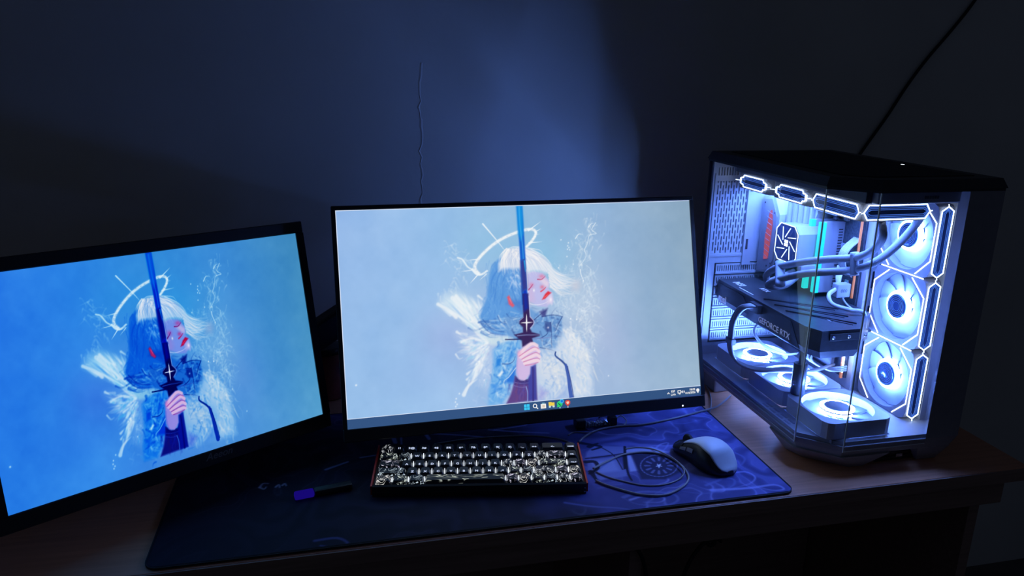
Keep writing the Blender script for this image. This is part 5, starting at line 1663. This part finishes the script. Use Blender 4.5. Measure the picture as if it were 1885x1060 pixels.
def shell(name, t0, t1, a0, a1, g, m_):
    v_, f_ = mouse_patch(t0, t1, a0, a1, g)
    b_ = MB().add(v_, f_, True)
    v2, f2 = mouse_patch(t0, t1, a0, a1, g - .0018)
    b_.add(v2, f2, True)
    n_ = len(v_); na_ = 17
    rim = [i for i in range(na_)] + [i * na_ + 16 for i in range(1, 19)] + [18 * na_ + j for j in range(15, -1, -1)] + [i * na_ for i in range(17, 0, -1)]
    b_.add([], []); b_.f += [(rim[i], rim[(i + 1) % len(rim)], rim[(i + 1) % len(rim)] + n_, rim[i] + n_) for i in range(len(rim))]
    b_.smooth += [False] * len(rim)
    return b_.build(name, m_, ms, (0, 0, 0))


shell('palm_shell', .004, .74, .03, 2.22, .0012, M['mousewhite'])
shell('mouse_button', .715, .975, .16, 1.48, .0010, M['black'])
shell('mouse_button', .715, .975, 1.66, 2.95, .0010, M['black'])
MB().lathe([(0, -.0035), (.0095, -.0035), (.0105, -.0015), (.0105, .0015), (.0095, .0035), (0, .0035)], (0, .040, .0175), 'x', 20).build('scroll_wheel', M['matteblack'], ms, (0, 0, 0))
shell('side_button', .48, .60, 2.62, 2.86, .0014, M['greyplast'])
shell('side_button', .62, .73, 2.62, 2.86, .0014, M['greyplast'])


# ------------------------------------------------------------------ cables lying on the desk
def desk_cable(name, label, px, r, m, z=None, lift=None):
    pts = []
    for i, q_ in enumerate(px):
        zz_ = (MATZ + r + .0003) + (q_[2] if len(q_) > 2 else 0)
        pts.append(onz(q_[0], q_[1], zz_))
    o_ = MB().tube(pts, r, 8, 8).build(name, m)
    return tag(o_, label, 'cable')


desk_cable('keyboard_cable', 'thick grey cable looped in a coil between keyboard and mouse',
           [(1092, 862, .004), (1120, 848), (1150, 836), (1190, 832), (1225, 838), (1252, 854), (1266, 872), (1266, 886), (1250, 900), (1222, 911), (1180, 910), (1140, 900), (1112, 891), (1097, 884)], .0016, M['cable'])
desk_cable('keyboard_cable', 'thin grey cable forming the inner loop of the coil around the round emblem',
           [(1097, 868), (1120, 878), (1150, 886), (1185, 893), (1220, 892), (1248, 883), (1260, 868, .004), (1250, 852, .005), (1230, 838, .005), (1200, 826), (1172, 823), (1152, 826)], .0011, M['cable'])
desk_cable('charging_cable', 'mauve grey cable running from the keyboard to behind the large monitor',
           [(1066, 813), (1080, 801), (1105, 790), (1140, 784), (1185, 781), (1240, 770), (1290, 757), (1320, 748), (1345, 728)], .0018, M['cable'])
desk_cable('thin_cable', 'thin dark cable arching behind the rear edge of the keyboard',
           [(800, 817), (860, 808), (930, 803), (985, 802), (1030, 808), (1058, 818)], .0012, M['cable'])
desk_cable('short_cable', 'short thin cable end curling beside the clear pouch', [(1046, 801), (1055, 796), (1075, 796), (1090, 796, .002)], .0010, M['cable'])
o_ = MB().tube([onz(x_, y_, .0018) for x_, y_ in [(1298, 705), (1306, 722), (1309, 740), (1306, 760), (1296, 776)]], .0012, 8, 6).build('thin_cable', M['cable'])
tag(o_, 'thin grey cable lying on bare wood between large monitor and tower', 'cable')
wc = [ony(x_, y_, WY - .006) for x_, y_ in [(1830, -60), (1795, 0), (1752, 55), (1705, 110), (1668, 160), (1632, 215), (1587, 278), (1555, 330)]]
wc += [(wc[-1][0] - .03, WY - .008, .22), (wc[-1][0] - .04, WY - .012, .10), (wc[-1][0] - .04, WY - .030, .0045), (wc[-1][0] - .06, 1.40, .0042)]
o_ = MB().tube(wc, .0036, 10, 6).build('power_cable', M['cableblack'])
tag(o_, 'black power cable running down the wall to behind the tower', 'cable')
for i_, (pts_, lb_) in enumerate([([(1165, 1003), (1178, 1018), (1186, 1040), (1190, 1066)], 'short black cable hanging under the desk, left of the knotted one'),
                                  ([(1330, 1000), (1322, 992), (1306, 990), (1300, 997), (1308, 1004), (1316, 998), (1302, 995), (1284, 1012), (1268, 1036), (1256, 1066)], 'black cable hanging under the desk with a small knotted loop')]):
    P_ = [ony(x_, y_, .905 - .006) for x_, y_ in pts_]
    P_[0] = (P_[0][0], P_[0][1] + .006, P_[0][2])
    o_ = MB().tube(P_, .0030, 8, 6).build('hanging_cable', M['cableblack'])
    tag(o_, lb_, 'cable')

# ------------------------------------------------------------------ clear pouch under the large monitor
pc_ = onz(1098, 783, MATZ)
pch = thing('clear_pouch', 'small clear plastic pouch with black ends lying under the large monitor', 'pouch', (pc_[0], pc_[1], MATZ))
bx_, by_ = pc_[0], pc_[1]
rp = random.Random(4)
vs = []; fs = []
for i in range(13):
    t_ = i / 12
    hh = .0085 * (math.sin(PI * (.12 + .76 * t_)) ** .5)
    for j in range(14):
        a_ = 2 * PI * j / 14
        jt = 1 + rp.uniform(-.10, .10)
        vs.append((bx_ - .024 + .048 * t_, by_ + .014 * math.cos(a_) * jt, MATZ + .0005 + hh + max(-hh, hh * math.sin(a_) * jt)))
for i in range(12):
    for j in range(14):
        fs.append((i * 14 + j, i * 14 + (j + 1) % 14, (i + 1) * 14 + (j + 1) % 14, (i + 1) * 14 + j))
MB().add(vs, fs, False).build('film', M['clear'], pch)
MB().box(bx_ - .040, bx_ - .023, by_ - .012, by_ + .012, MATZ + .0006, MATZ + .017, .003).build('end_cap', M['black'], pch)
MB().box(bx_ + .022, bx_ + .034, by_ - .012, by_ + .010, MATZ + .0006, MATZ + .018, .003).build('end_cap', M['black'], pch)
MB().box(bx_ + .024, bx_ + .031, by_ - .006, by_ + .004, MATZ + .018, MATZ + .0225, .001).build('clip', M['whiteplast'], pch)
b = MB()
for k_ in range(9):
    x_ = bx_ - .019 + .0042 * k_
    b.box(x_, x_ + .003, by_ - .006 + rp.uniform(-.003, .003), by_ + .003 + rp.uniform(-.002, .003), MATZ + .001, MATZ + .006 + rp.uniform(0, .003), .0005, 1)
b.build('contents', M['silver'], pch)
b = MB().tube([(bx_ + .034, by_, MATZ + .006), (bx_ + .046, by_ + .006, MATZ + .012), (bx_ + .054, by_ - .004, MATZ + .006), (bx_ + .044, by_ - .014, MATZ + .0018), (bx_ + .036, by_ - .012, MATZ + .0014)], .0011, 8, 6)
b.build('cord', M['wirewhite'], pch)

# ------------------------------------------------------------------ glowing gadget left of the keyboard
q0 = onz(563, 915, MATZ); q1 = onz(648, 898, MATZ)
d_ = Vector((q1[0] - q0[0], q1[1] - q0[1], 0)); L_ = d_.length
gd = thing('charging_stick', 'dark slim stick with a dim blue glowing end lying left of the keyboard', 'gadget', world=False)
gd.matrix_world = Matrix.Translation((q0[0], q0[1], MATZ + .0004)) @ Matrix.Rotation(math.atan2(d_.y, d_.x), 4, 'Z')
MB().box(.012, L_, -.007, .007, 0, .010, .003).build('body', M['black'], gd, (0, 0, 0))
MB().box(-.016, .0118, -.0065, .0065, .0004, .0096, .003).build('light', M['bluelight'], gd, (0, 0, 0))

# ------------------------------------------------------------------ reddish jar seen between the two monitors
jx, jy, _ = ony(609, 720, 1.375)
jx -= 0.004
jr = thing('jar', 'dark reddish-brown jar standing in the gap between the two monitors', 'jar', (jx, jy, 0))
MB().lathe([(0, .0005), (.034, .0005), (.038, .006), (.040, .03), (.040, .062), (.036, .076), (.028, .084), (.026, .088)], (jx, jy, 0), n=28).build('body', M['brown'], jr)
MB().lathe([(0.0, .088), (.030, .088), (.030, .098), (.027, .101), (0, .101)], (jx, jy, 0), n=28).build('lid', M['black'], jr)
MB().lathe([(0.0, .101), (.004, .101), (.006, .106), (.004, .110), (0, .111)], (jx, jy, 0), n=16).build('knob', M['silver'], jr)


for o in list(bpy.data.objects):
    if '_w' in o: del o['_w']
